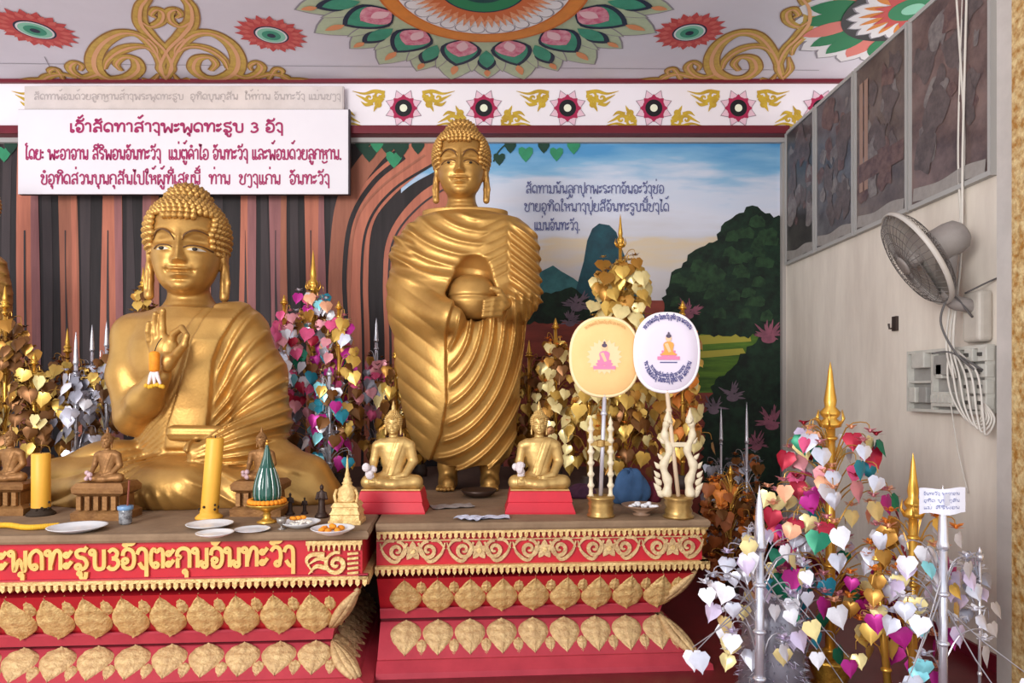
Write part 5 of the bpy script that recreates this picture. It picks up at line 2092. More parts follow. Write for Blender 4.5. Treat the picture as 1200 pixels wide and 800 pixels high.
# flower charm hanging from the wrist of the seated statue
hw = LL(181, 424, -.585)
hp = (SX0 + hw[0], SY + hw[1], TOP + hw[2])
ch = thing('flower_charm', 'orange and white flower charm hanging at the wrist of the seated statue', 'garland', hp)
mb = MB()
mb.lathe([(.02, -.06), (.03, -.05), (.031, .05), (.022, .062), (.006, .066)], n=18)
mb.build('orange_roll', ORG, ch, smooth=True)
mb = MB()
for s in (-1, 0, 1):
    mb.tube(crom([(s * .012, 0, -.055), (s * .022, -.005, -.09), (s * .036, 0, -.135)], 4), [.01, .011, .012, .012, .012, .011, .010, .009, .008], 7)
mb.build('white_tassel', mat('white_blossom', (232, 214, 214), .8), ch, smooth=True)
mb = MB()
for i in range(7):
    mb.ball((-.05 + i * .017, .003 * (i % 2), -.145 - .006 * math.sin(i * 1.3)), .014, 7, 5)
mb.build('yellow_blossom', mat('yellow_marigold', (226, 178, 44), .7), ch, smooth=True)
mb = MB()
mb.tube(crom([(0, 0, .06), (.01, .015, .11), (.03, .03, .15)], 5), .003, 5)
mb.build('thread', CHAR, ch)

# papers, cloths, bowls on the right altar
BLUEP = mat('bluish_white_paper', (206, 208, 226), .7, var=.3, vscale=12, rgb2=(180, 184, 206))
for px, py, w, d, rz, z, m, lab in ((572, 607, .24, .10, .10, .0, BLUEP, 'folded bluish paper lying at the front edge of the right altar'), (550, 609, .15, .10, -.5, .003, BLUEP, 'crumpled bluish paper slip under the folded paper'),
                                    (530, 594, .26, .14, .3, 0, mat('grey_paper', (156, 146, 142), .8, var=.4, vscale=8), 'grey sheet lying flat between the two small gold statues'),):
    p, k = spot(px, py)
    mb = MB()
    n = 8
    v = []
    for i in range(n + 1):
        for j in range(5):
            x, y = (-.5 + i / n) * w, (-.5 + j / 4) * d
            v.append((x, y, .004 + .012 * abs(math.sin(i * 1.1 + j * .7 + px)) * (1 if 'crump' in lab else .6)))
    m0 = len(v)
    v += [(a, b, c - .002) for a, b, c in v]
    f = []
    for i in range(n):
        for j in range(4):
            a = i * 5 + j
            f.append((a, a + 5, a + 6, a + 1))
            f.append((m0 + a, m0 + a + 1, m0 + a + 6, m0 + a + 5))
    mb.add(v, f)
    o = mb.build('paper', m, loc=(p[0], p[1], TOP + z))
    o.rotation_euler = (0, 0, rz)
    tag(o, lab, 'paper')


def lump(name, px, py, rx, rz, m, label, seed, ry=None):
    p, k = spot(px, py)
    r = random.Random(seed)
    mb = MB()
    n, mm = 28, 16
    ph = [r.uniform(0, 6) for _ in range(6)]
    v, f = [], []
    for i in range(mm + 1):
        la = -PI / 2 + PI * i / mm
        for j in range(n):
            th = 2 * PI * j / n
            q = 1 + .10 * math.sin(3 * th + ph[0] + 2 * la) + .07 * math.sin(7 * th + ph[1] - 3 * la) + .05 * math.sin(5 * la + ph[2])
            z = math.sin(la)
            v.append((rx * q * math.cos(la) * math.cos(th), (ry or rx * .7) * q * math.cos(la) * math.sin(th), rz * (max(-.55, z * q) + .55) / 1.55))
    for i in range(mm):
        for j in range(n):
            f.append((i * n + j, i * n + (j + 1) % n, (i + 1) * n + (j + 1) % n, (i + 1) * n + j))
    mb.add(v, f)
    o = mb.build(name, m, smooth=True, loc=p)
    return tag(o, label, 'cloth')


lump('cloth_bag', 738, 590, .115, .21, mat('slate_blue_cloth', (62, 96, 138), .85, var=.4, vscale=9, rgb2=(40, 66, 100), bump=.3), 'slumped slate blue cloth bag between the two fan stands', 3)
lump('folded_cloth', 764, 588, .06, .12, mat('maroon_cloth', (104, 26, 50), .85, var=.4, vscale=9, bump=.3), 'small maroon cloth tucked behind the white fan stand', 8)
lump('folded_cloth', 682, 583, .09, .09, mat('plum_cloth', (92, 54, 78), .85, var=.4, vscale=9, bump=.3), 'plum cloth heap behind the right small gold statue', 12)
p, k = spot(752, 603)
mb = MB()
mb.lathe([(.05, 0), (.052, .008), (.03, .014), (.09, .045), (.118, .06), (.112, .06), (.085, .046), (0, .022)], n=32)
tag(mb.build('offering_bowl', mat('wooden_bowl', (150, 118, 96), .5, var=.4, vscale=12), smooth=True, loc=p), 'shallow tan footed bowl between the two fan stands', 'bowl')
rr = random.Random(4)
for i in range(5):
    mb = MB()
    for q in range(4):
        mb.ball((rr.uniform(-.014, .014), rr.uniform(-.014, .014), rr.uniform(0, .012)), (.016, .015, .011), 7, 5)
    o = mb.build('white_flower', mat('white_petals', (230, 228, 232), .8), smooth=True, loc=(p[0] - .06 + .031 * i, p[1] - .02 + .03 * (i % 2), TOP + .048 + .006 * (i % 2)))
    tag(o, 'white flower head in the tan footed bowl', 'flower', 'white flower heads in the bowl')
p, k = spot(561, 582)
mb = MB()
mb.lathe([(.06, 0), (.10, .02), (.125, .05), (.118, .05), (.09, .022), (0, .012)], n=32)
tag(mb.build('incense_bowl', mat('dark_metal_bowl', (70, 52, 44), .4, .4), smooth=True, loc=(p[0], p[1], TOP)), 'dark shallow bowl in front of the feet of the standing statue', 'bowl')

# ------------------------------------------------------------------ ceremonial fans on their stands
def round_fan(px, py, rx, ry, foot, m, edge, label, pole, white):
    p, k = spot(foot[0], foot[1])
    Yf = p[1]
    c = W(px, py, Yf - .02)
    root = thing('ceremonial_fan', label, 'fan', (p[0], Yf, TOP + .12))
    cx_, cz = c[0] - p[0], c[2] - TOP - .12
    R1, R2 = rx * k, ry * k
    mb = MB()
    v, f = [], []
    n = 56
    for (s, y) in ((0, -.026), (.6, -.025), (.95, -.02), (1, -.01), (1, .0), (.95, .008), (0, .01)):
        for j in range(n):
            a = 2 * PI * j / n
            sq = 1.0 / (abs(math.cos(a)) ** 2.4 + abs(math.sin(a)) ** 2.4) ** (1 / 2.4)
            v.append((cx_ + R1 * s * sq * math.cos(a), y - .0, cz + R2 * s * sq * math.sin(a)))
    for i in range(6):
        for j in range(n):
            f.append((i * n + j, i * n + (j + 1) % n, (i + 1) * n + (j + 1) % n, (i + 1) * n + j))
    mb.add(v, f)
    mb.build('fan_disc', m, root, smooth=True)
    mb = MB()
    ring = []
    for j in range(n + 1):
        a = 2 * PI * j / n
        sq = 1.0 / (abs(math.cos(a)) ** 2.4 + abs(math.sin(a)) ** 2.4) ** (1 / 2.4)
        ring.append((cx_ + R1 * 1.0 * sq * math.cos(a), -.006, cz + R2 * sq * math.sin(a)))
    mb.tube(ring, .011, 8, cap=False)
    mb.build('piped_edge', edge, root, smooth=True)
    mb = MB()
    mb.tube([(0, 0, 0), (cx_ * .5, 0, (cz - R2) * .5), (cx_, -.005, cz - R2 * .9)], .012, 10)
    mb.lathe([(.012, 0), (.02, .01), (.012, .03)], (cx_ * .8, 0, (cz - R2) * .8), 12)
    mb.build('handle', pole, root, smooth=True)
    pp = Paint(lambda u, vv, h: (cx_ + u * k, -.0275 - h, cz + vv * k), .0007)
    PK = mat('fan_print_pink', (222, 130, 168), .7)
    OG = mat('fan_print_orange', (236, 160, 80), .7)
    SK_ = mat('fan_print_skin', (236, 190, 150), .7)
    HR = mat('fan_print_dark', (88, 76, 96), .7)
    x0 = 1 if white else -1
    y0 = 4 if white else -2
    if not white:
        pp.star((x0, y0 + 2), 17, 21, 20, mat('fan_print_pale_glow', (244, 204, 160), .7), 1)
    for q in range(-3, 4):
        pp.drop((x0, y0 - 9), PI / 2 + q * .42, 1, 12 - abs(q) * .5, 5, PK, 2 + abs(q) % 2, .5)
    pp.ribbon([(x0 - 13, y0 - 10.5), (x0 + 13, y0 - 10.5)], 4, PK, 4)
    body = OG if white else PK
    pp.poly(crom([(x0 - 10, y0 - 7), (x0 - 5, y0 - 2), (x0 - 6, y0 + 6), (x0, y0 + 9), (x0 + 6, y0 + 6), (x0 + 5, y0 - 2), (x0 + 10, y0 - 7)], 4), body, 5)
    pp.poly([(x0 - 5, y0 + 6), (x0 - 1, y0 + 7), (x0 + 3, y0 - 3), (x0, y0 - 4)], SK_, 6)
    pp.disc((x0, y0 + 12.5), 3.4, SK_, 6, 18, 4)
    pp.disc((x0, y0 + 15.2), 3.1, HR, 7, 16, 2.4)
    pp.star((x0, y0 + 18.5), 1, 1.8, 4, HR, 7)
    ink = mat('fan_print_navy', (84, 84, 132), .7) if white else mat('fan_print_tan', (206, 158, 96), .7)
    if white:
        pp.ribbon([(x0 - 10, y0 - 15.5), (x0 + 10, y0 - 15.5)], 1.2, ink, 3)
    # writing that runs round the rim
    def arc_text(s, a0, a1, rad, xh, flip, lay):
        n_ = lao_width(s)
        q = Paint(None, .0007)

        def place(u, vv, h):
            a = a0 + (a1 - a0) * u
            rr_ = rad + (vv if not flip else -vv)
            return pp.P(rr_ * (rx / ry) * math.cos(a) * 1.0, rr_ * math.sin(a), h)
        q.P = place
        q.mi = pp.mi
        q.mb = pp.mb
        q.mats = pp.mats
        write_lao(q, s, 0, 0, 1, xh, .008 if False else xh * .12, ink, lay)
    # thin strokes need a common unit, so the arc is written as short radial and tangential strokes
    rt = random.Random(9 if white else 4)
    arcs = (((PI * .78, PI * .22, 39, 4.5), (PI * 1.10, PI * 1.90, 35, 5.0), (PI * 1.18, PI * 1.82, 28.5, 3.6)) if white else ((PI * .72, PI * .28, 39, 2.6),))
    for a0, a1, rad, xh in arcs:
        txt = 'ທະວາຍພຣະສົງ ຈັນທະວົງ ອຸທິດ ບຸນ ພະອາຈານ'
        tot = lao_width(txt)
        u = 0
        sgn = -1 if a1 < a0 else 1
        for c2 in txt:
            adv, strokes = LAO[c2]
            for stt in strokes:
                if stt[0] == 'o':
                    _, x, y, r2 = stt
                    base = [(x + r2 * math.cos(2 * PI * i / 8), y + r2 * math.sin(2 * PI * i / 8)) for i in range(9)]
                else:
                    base = crom(stt, 3)
                pts = []
                for x, y in base:
                    a = a0 + (a1 - a0) * (u + x) / tot
                    ro = rad + (y * xh if sgn < 0 else -y * xh)
                    sq = 1.0 / (abs(math.cos(a)) ** 2.4 + abs(math.sin(a)) ** 2.4) ** (1 / 2.4)
                    pts.append((ro * sq * math.cos(a) * rx / ry, ro * sq * math.sin(a)))
                pp.ribbon(pts, xh * .17, ink, 3)
            u += adv
    pp.build('printed_emblem', root)
    return root, p, k


fy, fp_, fk = round_fan(709, 418, 39.5, 45.5, (704, 605), mat('apricot_fan_cloth', (240, 196, 134), .7, var=.3, vscale=5, rgb2=(234, 176, 108)), mat('cream_piping', (238, 212, 166), .6), 'round apricot ceremonial fan with a printed seated figure, on the gold stand', mat('silver_pole', (206, 204, 214), .3, .5), False)
fw, wp_, wk = round_fan(782, 413, 37, 45.5, (795, 606), mat('lilac_white_fan_cloth', (222, 212, 228), .7, var=.2, vscale=5, rgb2=(210, 198, 218)), mat('white_piping', (240, 234, 238), .6), 'round lilac white ceremonial fan with printed writing, on the white naga stand', mat('beige_pole', (214, 190, 162), .5), True)
BRS = mat('antique_brass', (190, 154, 92), .35, .7, var=.5, vscale=20, rgb2=(126, 92, 50))
IVO = mat('ivory_paint', (226, 212, 184), .5, var=.4, vscale=16, rgb2=(188, 166, 128))
gs = thing('fan_stand', 'antique gold fan stand with two turned posts', 'stand', fp_)
mb = MB()
mb.lathe([(.078, 0), (.08, .012), (.07, .02), (.074, .035), (.068, .055), (.074, .075), (.068, .09), (.08, .105), (.078, .118), (.0, .118)], n=32)
mb.build('base_drum', BRS, gs, smooth=True)
for s in (-1, 1):
    mb = MB()
    pr = [(.02, .118)]
    for i in range(6):
        z = .13 + i * .064
        pr += [(.012, z), (.011, z + .03), (.018, z + .04), (.021, z + .047), (.018, z + .054)]
    pr += [(.01, .52), (.014, .535), (.004, .56), (0, .575)]
    mb.lathe(pr, (s * .056, .0, 0), 16)
    mb.build('post', IVO, gs, smooth=True)
mb = MB()
mb.box((-.06, -.012, .405), (-.016, .012, .43))
mb.box((.016, -.012, .405), (.06, .012, .43))
mb.lathe([(.014, .395), (.026, .40), (.026, .435), (.014, .44)], n=16)
mb.build('crossbar', BRS, gs, smooth=False)
ws = thing('fan_stand', 'white fan stand with two ornate naga shaped sides', 'stand', wp_)
mb = MB()
mb.lathe([(.085, 0), (.087, .014), (.074, .022), (.078, .04), (.07, .06), (.08, .085), (.076, .1), (.086, .112), (.082, .118), (0, .118)], n=32)
mb.build('base_drum', BRS, ws, smooth=True)
for s in (-1, 1):
    mb = MB()
    spn = crom([(s * .07, 0, .118), (s * .06, 0, .2), (s * .085, 0, .29), (s * .05, 0, .38), (s * .078, 0, .46), (s * .07, -.01, .53), (s * .05, -.03, .55)], 6)
    mb.tube(spn, [.026 - .010 * i / (len(spn) - 1) + .004 * math.sin(i * 1.1) for i in range(len(spn))], 10)
    for i, (z, o, q) in enumerate(((.135, .10, .028), (.165, .115, .024), (.2, .112, .024), (.24, .118, .02), (.29, .116, .02), (.34, .10, .018), (.43, .09, .018))):
        M = Matrix.Translation((s * o, 0, z)) @ Matrix.Rotation(s * .7, 4, 'Y')
        mb.lathe([(0, -q), (q * .6, -q * .6), (q * .75, 0), (q * .4, q * .9), (0, q * 1.7)], n=8, M=M, sy=.6)
    mb.lathe([(.02, -.02), (.024, 0), (.012, .03), (0, .07)], (s * .062, -.01, .555), 10)
    mb.build('naga_side', IVO, ws, smooth=True)
mb = MB()
mb.box((-.05, -.012, .40), (.05, -.016 + .03, .425))
mb.build('crossbar', IVO, ws)
# ------------------------------------------------------------------ heart leaf offering trees
def foil(name, c, rough=.32, metal=.5):
    return mat('foil_' + name, c, rough, metal, var=.35, vscale=14)


FO = {
    'gold': foil('gold', (226, 184, 92)), 'cream': foil('cream_gold', (246, 226, 160), .3, .3), 'ochre': foil('ochre', (178, 126, 52)),
    'brown': foil('brown_gold', (116, 74, 34)), 'silver': foil('silver', (214, 214, 228), .28, .45), 'white': foil('white', (240, 238, 246), .3, .15),
    'grey': foil('grey', (150, 148, 160), .35, .5), 'pink': foil('pink', (232, 92, 140), .35, .3), 'magenta': foil('magenta', (186, 40, 140), .35, .35),
    'red': foil('red', (172, 30, 56), .35, .35), 'rose': foil('rose', (226, 150, 160), .35, .3), 'teal': foil('teal', (40, 140, 164), .35, .35),
    'aqua': foil('aqua', (140, 216, 226), .3, .3), 'green': foil('green', (24, 120, 90), .35, .35), 'peach': foil('peach', (244, 178, 140), .35, .2),
    'orange': foil('orange', (232, 136, 50), .45, .15), 'rust': foil('rust', (168, 92, 40), .5, .15), 'purple': foil('purple', (110, 50, 120), .35, .35),
    'lilac': foil('lilac', (214, 198, 228), .35, .2),
}
POLE_G = mat('gilt_pole', (226, 176, 78), .28, .75, var=.3, vscale=10, rgb2=(176, 120, 44))
POLE_S = mat('silver_pole_foil', (222, 222, 232), .25, .65, var=.25, vscale=14, rgb2=(160, 160, 176))
WIRE_S = mat('silver_wire', (176, 172, 178), .35, .6)
WIRE_G = mat('gold_wire', (196, 150, 70), .4, .6)
POT_G = mat('embossed_gilt_pot', (206, 160, 66), .35, .7, var=.6, vscale=22, rgb2=(128, 84, 30), bump=.7, bscale=50)
POT_D = mat('dark_pot', (60, 46, 40), .6)
HEART = []
for q in range(12):
    t_ = 2 * PI * q / 12
    HEART.append((.52 * math.sin(t_) ** 3, (13.5 * math.cos(t_) - 3.6 * math.cos(2 * t_) - 1.4 * math.cos(3 * t_) - math.cos(4 * t_)) / 28 - .12))


def heart(mb, c, s, nrm, mi, roll, r):
    """one foil heart, point down, gently cupped, its face towards nrm"""
    z = Vector((math.sin(roll), 0, math.cos(roll)))
    n = Vector(nrm).normalized()
    x = z.cross(n)
    if x.length < .1:
        x = Vector((1, 0, 0))
    x.normalize()
    z = n.cross(x)
    c = Vector(c)
    cup = r.uniform(.02, .16)
    v = [c + n * s * cup]
    for a, b in HEART:
        v.append(c + x * a * s * 1.04 + z * (b - .35) * s * 1.12 - n * abs(a) * s * .12)
    v[0] = c + n * s * cup - z * .35 * s
    mb.add([tuple(p) for p in v], [(0, 1 + i, 1 + (i + 1) % 12) for i in range(12)], mi)


def heart_tree(label, px, py_top, Y, zb, lo, hi, R, nl, size, pal, pole='g', flowers=('orange',), spire=.16, pot=None, seed=1, lean=0.0, pr=.014, wire=None, group='heart leaf offering trees', shape=1.0, fsize=.024):
    """lo, hi: pixel rows between which the leaves hang; R: spread in metres"""
    r = random.Random(seed * 31 + 5)
    p = W(px, py_top, Y)
    top = p[2]
    root = thing('offering_tree', label, 'offering tree', (p[0], Y, zb), 0, group)
    H = top - zb
    z_hi = EYE - (hi - CY) * Y / F - zb
    z_lo = max(.12, EYE - (lo - CY) * Y / F - zb)
    pm_ = POLE_G if pole == 'g' else POLE_S
    wm = wire or (WIRE_G if pole == 'g' else WIRE_S)
    mb = MB()
    zs = H - spire
    xb = lean
    mb.tube([(xb, 0, .02 if pot is None else .1), (xb * .5, 0, zs * .5), (0, 0, zs)], [pr * 1.1, pr, pr], 10)
    k = int(zs / .22)
    for i in range(k):
        z = .2 + i * .22
        if z < zs:
            t = z / zs
            mb.lathe([(pr, -.012), (pr * 1.5, -.004), (pr * 1.5, .004), (pr, .012)], (xb * (1 - t), 0, z), 10)
    mb.build('pole', pm_, root, smooth=True)
    mb = MB()
    q = max(pr, .012)
    mb.lathe([(q, -.01), (q * 2.2, .0), (q * 2.4, spire * .06), (q * 1.3, spire * .12), (q * 2.0, spire * .18), (q * 2.1, spire * .22), (q * 1.1, spire * .3), (q * 1.3, spire * .4), (q * .8, spire * .62), (q * .45, spire * .85), (0, spire)] if pole == 'g' else
             [(q * 1.1, -.01), (q * 1.5, .01), (q * 1.2, .03), (q * 1.1, spire * .3), (q * .7, spire * .7), (0, spire)], (0, 0, zs), 14)
    if pole == 'g' and spire > .2:
        for i in range(6):
            a = 2 * PI * i / 6
            mb.tube([(q * 2.0 * math.cos(a), q * 2.0 * math.sin(a), zs), (q * 3.0 * math.cos(a), q * 3.0 * math.sin(a), zs + spire * .12), (q * 2.6 * math.cos(a), q * 2.6 * math.sin(a), zs + spire * .26)], [.006, .006, .001], 5)
    mb.build('spire', pm_, root, smooth=True)
    names = list(dict.fromkeys(list(pal) + list(flowers)))
    mats = [FO[n_] for n_ in names]
    br, lv, fl = MB(), MB(), MB()
    for i in range(nl):
        u = ((i + r.random()) / nl) ** (1.0 if shape > 0 else .68)
        z = z_lo + (z_hi - z_lo) * u
        wid = R * (.35 + .65 * (1 - u) ** .8) if shape > 0 else R * (.5 + .5 * math.sin(PI * (.15 + .8 * u)))
        a = r.uniform(0, 2 * PI)
        d = wid * math.sqrt(r.uniform(.12, 1.0))
        ex, ey = d * math.cos(a), d * .75 * math.sin(a)
        if abs(ex) < .055 and ey < 0 and shape == 0:
            ey = abs(ey) + .04
        hz = max(.05, z - r.uniform(.05, .22))
        tx_ = xb * (1 - min(1, hz / zs))
        if i % 2 == 0:
            pts = crom([(tx_, 0, hz), (tx_ + ex * .4, ey * .4, z + .02), (ex * .9, ey * .9, z + .05), (ex, ey, z)], 3)
            br.tube(pts, [.0042 - .0022 * q_ / (len(pts) - 1) for q_ in range(len(pts))], 4, cap=False)
        if r.random() < .6:
            fi = names.index(r.choice(flowers))
            for q_ in range(8):
                aa = 2 * PI * q_ / 8 + a
                lift = .25 + .5 * (q_ % 2)
                dx, dy = math.cos(aa), math.sin(aa)
                fz = fsize * (1.0 + .3 * r.random())
                b0 = (ex, ey, z + .002)
                fl.add([b0, (ex + dx * fz * .6 - dy * fz * .36, ey + dy * fz * .6 + dx * fz * .36, z + fz * lift * .7), (ex + dx * fz * 1.15, ey + dy * fz * 1.15, z + fz * lift * .9),
                        (ex + dx * fz * .6 + dy * fz * .36, ey + dy * fz * .6 - dx * fz * .36, z + fz * lift * .7)], [(0, 1, 2, 3)], fi)
            fl.ball((ex, ey, z + .01), fsize * .4, 5, 4, fi)
        face = Vector((ex * .9 + r.uniform(-.5, .5) * R, ey * .5 - R * r.uniform(.4, 1.4), r.uniform(-.15, .5) * R))
        heart(lv, (ex, ey - .012, z - .008), size * r.uniform(.75, 1.1), face, names.index(r.choice(pal)), r.uniform(-.35, .35), r)
    if pole == 's' and shape == 0 and nl > 20:
        for i in range(4):
            sg = -1 if i % 2 else 1
            z0 = z_lo + (z_hi - z_lo) * r.uniform(.35, .8)
            e_ = Vector((sg * R * r.uniform(.6, 1.25), -r.uniform(.02, .16), z0 - r.uniform(.2, .42)))
            e_.z = max(.08, e_.z)
            br.tube([(0, 0, z0), (e_.x * .5, e_.y * .5, z0 * .45 + e_.z * .55), tuple(e_)], [.0034, .003, .0022], 5, cap=False)
            heart(lv, (e_.x, e_.y - .006, e_.z), size * r.uniform(.85, 1.1), (e_.x * .4, -1, .2), names.index(r.choice(pal)), r.uniform(-.3, .3), r)
    br.build('branches', wm, root)
    lv.build('heart_leaves', mats, root, smooth=True)
    if fl.n:
        fl.build('foil_flowers', mats, root, smooth=True)
    mb = MB()
    if pot == 'gilt':
        mb.lathe([(.09, 0), (.095, .02), (.07, .03), (.085, .06), (.10, .10), (.108, .14), (.115, .15), (.118, .165), (.10, .168), (0, .15)], (xb, 0, 0), 28)
        mb.build('pot', POT_G, root, smooth=True)
    else:
        mb.lathe([(.06, 0), (.065, .05), (.05, .09), (.055, .10), (0, .10)], (xb, 0, 0), 16)
        mb.build('pot', POT_D, root, smooth=True)
    return root


PZ = .815
GB = ('gold', 'cream', 'ochre', 'ochre', 'brown')
DK = ('brown', 'ochre', 'brown', 'gold')
SV = ('silver', 'white', 'grey', 'silver')
MU = ('pink', 'magenta', 'red', 'teal', 'aqua', 'silver', 'rose', 'peach', 'green', 'white')
WM = ('pink', 'magenta', 'white', 'silver', 'aqua', 'teal', 'peach', 'rose', 'red')
back = [
    # label, px, top, Y, lo, hi, R, nl, size, palette, pole, flowers, spire
    ('dull gold heart tree at the far left edge, topmost leaves beside the cut off statue', 6, 334, 4.98, 530, 372, .36, 120, .10, ('brown', 'brown', 'ochre', 'brown', 'gold'), 'g', ('brown', 'ochre'), .16),
    ('low heart tree with pale yellow hearts nearest the left edge', 40, 410, 5.0, 520, 430, .30, 50, .10, ('gold', 'brown', 'brown', 'ochre', 'cream'), 'g', ('brown',), .10),
    ('brown heart tree with the slanted gold spire left of the silver one', 79, 384, 5.6, 480, 420, .34, 66, .10, DK, 'g', ('brown', 'rust'), .2),
    ('silver heart tree left of the seated statue with the tall silver pole', 89, 388, 5.05, 525, 432, .20, 36, .10, ('silver', 'grey', 'grey', 'white'), 's', ('grey', 'silver'), .24),
    ('thin silver spired heart tree behind the silver one', 108, 380, 5.7, 500, 425, .22, 40, .09, ('silver', 'gold', 'grey', 'brown'), 's', ('rust', 'grey'), .22),
    ('silver spired heart tree closest to the raised elbow of the seated statue', 125, 376, 5.45, 520, 410, .20, 44, .10, ('cream', 'gold', 'silver', 'brown'), 's', ('ochre', 'rust'), .2),
    ('dark gold heart tree peeking over the shoulder of the seated statue', 168, 312, 5.95, 400, 338, .20, 38, .09, DK, 'g', ('brown', 'gold'), .18),
    ('many coloured heart tree with a gold spire right of the seated statue', 367, 292, 5.45, 520, 338, .33, 112, .105, MU + ('brown', 'grey', 'ochre'), 'g', ('rose', 'white', 'brown'), .34),
    ('many coloured heart tree with pink leaves and a cream flower on top', 397, 352, 5.25, 500, 368, .22, 70, .105, ('pink', 'magenta', 'rose', 'silver', 'brown', 'gold'), 'g', ('cream', 'rose'), .06),
    ('low heart tree with aqua and teal leaves behind the small stupa', 386, 430, 5.0, 540, 445, .20, 46, .10, ('aqua', 'teal', 'white', 'gold', 'magenta', 'brown'), 's', ('grey',), .06),
    ('pink and white heart tree at the right shoulder of the seated statue', 333, 345, 5.3, 470, 362, .16, 40, .10, ('white', 'pink', 'red', 'rose', 'silver'), 'g', ('white', 'rose'), .07),
    ('thin dusky heart tree with a slender spire between the two big statues', 441, 372, 5.7, 520, 415, .26, 66, .10, ('rose', 'brown', 'ochre', 'pink', 'grey'), 's', ('brown',), .2),
    ('gold heart tree left of the standing statue behind the small gold figure', 464, 396, 5.5, 540, 425, .24, 64, .10, GB, 'g', ('ochre', 'brown'), .16),
    ('brown gold heart tree half hidden by the standing statue', 492, 420, 5.85, 540, 430, .24, 50, .10, DK, 'g', ('brown',), .1),
    ('brown gold heart tree on the right edge of the standing statue robe', 620, 398, 5.75, 540, 420, .26, 70, .10, DK, 'g', ('brown', 'ochre'), .14),
    ('gold heart tree with an orange flower top left of the apricot fan', 651, 372, 5.35, 540, 395, .24, 76, .10, ('gold', 'cream', 'brown', 'ochre'), 'g', ('orange', 'ochre'), .08),
    ('large gold heart tree rising behind the two ceremonial fans', 727, 250, 5.3, 500, 300, .42, 190, .125, ('gold', 'cream', 'gold', 'ochre'), 'g', ('ochre', 'gold', 'gold'), .26),
    ('gold heart tree low behind the apricot fan', 690, 400, 5.05, 530, 440, .24, 60, .11, ('gold', 'cream', 'cream', 'ochre'), 'g', ('ochre', 'orange'), .08),
    ('gold heart tree with the pole between the two fan handles', 733, 420, 5.15, 545, 440, .26, 60, .11, ('gold', 'cream', 'ochre', 'brown'), 'g', ('orange', 'ochre'), .1),
    ('orange and gold heart tree behind the white naga stand', 800, 352, 5.1, 530, 372, .24, 64, .11, ('gold', 'cream', 'ochre', 'orange'), 'g', ('orange', 'rust'), .06),
]
for i, (lab, px, top, Y, lo, hi, R, nl, size, pal, pole, flw, spi) in enumerate(back):
    heart_tree(lab, px, top, Y, PZ, lo, hi, R, nl, size, pal, pole, flw, spi, seed=i + 1, pr=.02 if px == 367 else .014, group='heart leaf trees behind the statues')
front = [
    ('thin twin silver spired tree in the corner below the painted dark trees', 845, 476, 6.0, 640, 540, .20, 50, .09, ('grey', 'brown', 'silver'), 's', ('rust', 'grey'), .3, None, .010),
    ('silver spired tree standing deepest in the corner by the grey wall', 875, 470, 5.9, 640, 530, .22, 60, .09, ('silver', 'grey', 'rust', 'brown'), 's', ('rust', 'grey'), .36, None, .012),
    ('rust brown flowered heart tree beside the right end of the altar', 856, 545, 5.2, 690, 560, .26, 100, .10, ('rust', 'orange', 'brown', 'rust'), 'g', ('rust', 'orange'), .06, None, .010),
    ('foreground silver heart tree with a thick pale pole at the altar corner', 890, 568, 3.2, 775, 620, .27, 40, .088, ('white', 'silver', 'lilac', 'cream', 'white'), 's', ('white', 'lilac', 'silver'), .30, None, .021),
    ('big many coloured heart tree with a tall gilt spire and gilt pot', 973, 423, 3.55, 740, 498, .38, 130, .102, ('pink', 'magenta', 'red', 'rose', 'peach', 'green', 'silver', 'white', 'cream', 'teal', 'lilac'), 'g', ('red', 'rose', 'peach'), .34, 'gilt', .024),
    ('gold pole heart tree with orange flowers in front of the grey wall', 1070, 530, 3.2, 790, 598, .27, 46, .090, ('white', 'silver', 'gold', 'cream', 'magenta', 'ochre'), 'g', ('orange', 'orange', 'peach'), .30, None, .019),
    ('rightmost silver heart tree carrying the paper note', 1105, 568, 3.05, 780, 640, .25, 24, .088, ('white', 'silver', 'lilac', 'aqua'), 's', ('white', 'silver'), .28, None, .018),
    ('faint silver heart tree with bare wires nearest the pillar', 1148, 640, 3.25, 740, 650, .11, 12, .07, ('silver', 'grey', 'lilac'), 's', ('silver', 'white'), .06, None, .007),
    ('low dark heart tree with magenta and teal hearts between the silver and gilt poles', 935, 640, 3.45, 780, 660, .22, 30, .095, ('magenta', 'teal', 'green', 'ochre', 'lilac'), 's', ('rose',), .06, None, .009),
    ('leaning gilt bamboo pole tree with a few gold hearts right of the gilt pot', 1028, 640, 3.3, 780, 665, .20, 16, .09, ('gold', 'ochre', 'magenta', 'cream'), 'g', ('orange',), .06, None, .017),
]
for i, (lab, px, top, Y, lo, hi, R, nl, size, pal, pole, flw, spi, pot, pr) in enumerate(front):
    heart_tree(lab, px, top, Y, 0.0, lo, hi, R, nl, size, pal, pole, flw, spi, pot, seed=60 + i, pr=pr, group='heart leaf trees on the floor at the right', shape=0, fsize=.03,
               lean=.06 if 'leaning' in lab else 0.0)
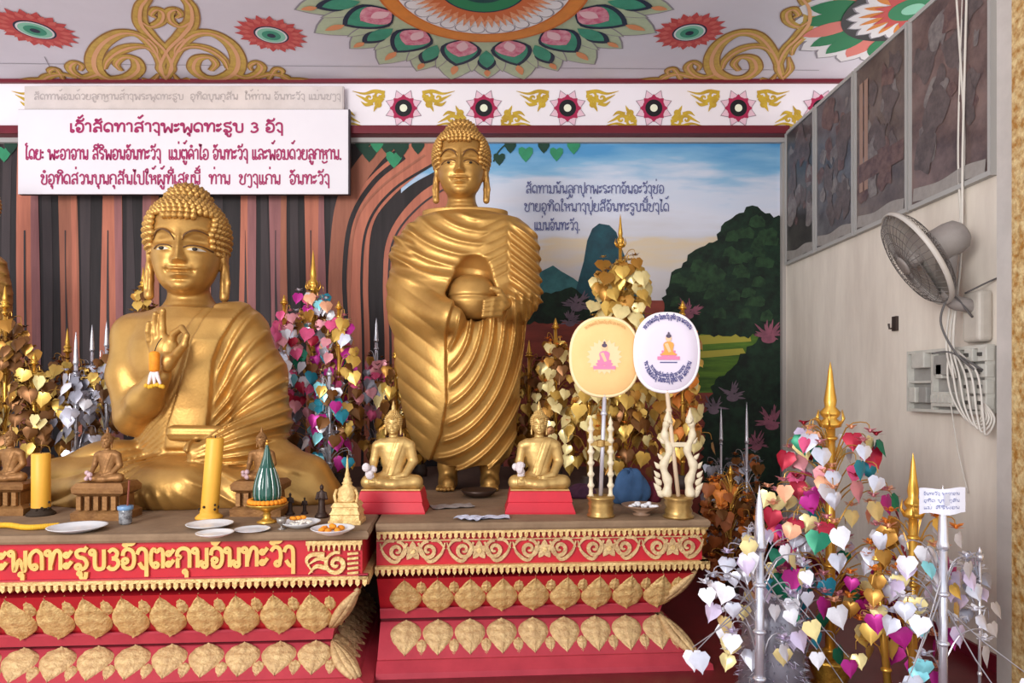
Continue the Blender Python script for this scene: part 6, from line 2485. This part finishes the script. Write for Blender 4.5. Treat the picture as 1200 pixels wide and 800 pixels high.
# silver tinsel cone on the floor
tp = W(906, 800, 3.40)
tc_ = thing('tinsel_cone', 'grey silver tinsel cone on the floor behind the foreground silver pole', 'ornament', (tp[0], 3.42, 0))
rr = random.Random(2)
mb = MB()
mb.lathe([(.16, 0), (.155, .2), (.135, .4), (.11, .48), (.04, .52), (0, .53)], n=24)
mb.build('core', FO['grey'], tc_, smooth=True)
mb = MB()
for i in range(900):
    z = rr.uniform(.02, .52)
    rad = np.interp(z, [0, .2, .4, .48, .53], [.16, .155, .135, .10, .02])
    a = rr.uniform(0, 2 * PI)
    c = Vector((rad * math.cos(a), rad * math.sin(a), z))
    d = Vector((math.cos(a) + rr.uniform(-.6, .6), math.sin(a) + rr.uniform(-.6, .6), rr.uniform(-.8, .5))).normalized() * .03
    s = Vector((-math.sin(a), math.cos(a), rr.uniform(-.5, .5))) * .004
    mb.add([tuple(c - s), tuple(c + s), tuple(c + d)], [(0, 1, 2)], i % 3)
tag(mb.build('tinsel', [FO['silver'], FO['grey'], FO['lilac']], tc_), kind='stuff')
# paper note clipped to the rightmost silver pole
n0, n1 = W(1075, 602, 3.02), W(1135, 572, 3.02)
nt_ = thing('paper_note', 'white handwritten paper note clipped to the rightmost silver pole', 'note', ((n0[0] + n1[0]) / 2, 3.02, n0[2]), .12)
w2, h2 = (n1[0] - n0[0]) / 2, n1[2] - n0[2]
mb = MB()
v, f = [], []
for i in range(9):
    x = -w2 + 2 * w2 * i / 8
    y = .006 * math.sin(i * .9)
    v += [(x, y, .006 * math.sin(i)), (x, y, h2 + .004 * math.sin(i + 1)), (x, y + .0015, h2 + .004 * math.sin(i + 1)), (x, y + .0015, .006 * math.sin(i))]
for i in range(8):
    for j in range(4):
        f.append((i * 4 + j, i * 4 + 4 + j, i * 4 + 4 + (j + 1) % 4, i * 4 + (j + 1) % 4))
mb.add(v, f)
mb.build('sheet', mat('note_paper', (232, 232, 246), .6), nt_)
np_ = Paint(lambda u, v, h: (u, .006 * math.sin((u + w2) / (2 * w2) * 8 * .9) - .001 - h, v), .0006)
for q, t_ in enumerate(('ຈັນທະວົງ ພະອາຈານ', 'ອຸທິດ ບຸນ ກຸສົນ', 'ແມ່ ສີຣິພອນ')):
    write_lao(np_, t_, -w2 * .8, h2 * (.74 - .27 * q), w2 * 1.5, .011, .0018, mat('note_ink', (120, 128, 176), .6), 1)
np_.build('handwriting', nt_)
mb = MB()
mb.box((.0, -.012, h2 * .35), (.022, .02, h2 * .8))
mb.build('clip', FO['silver'], nt_)
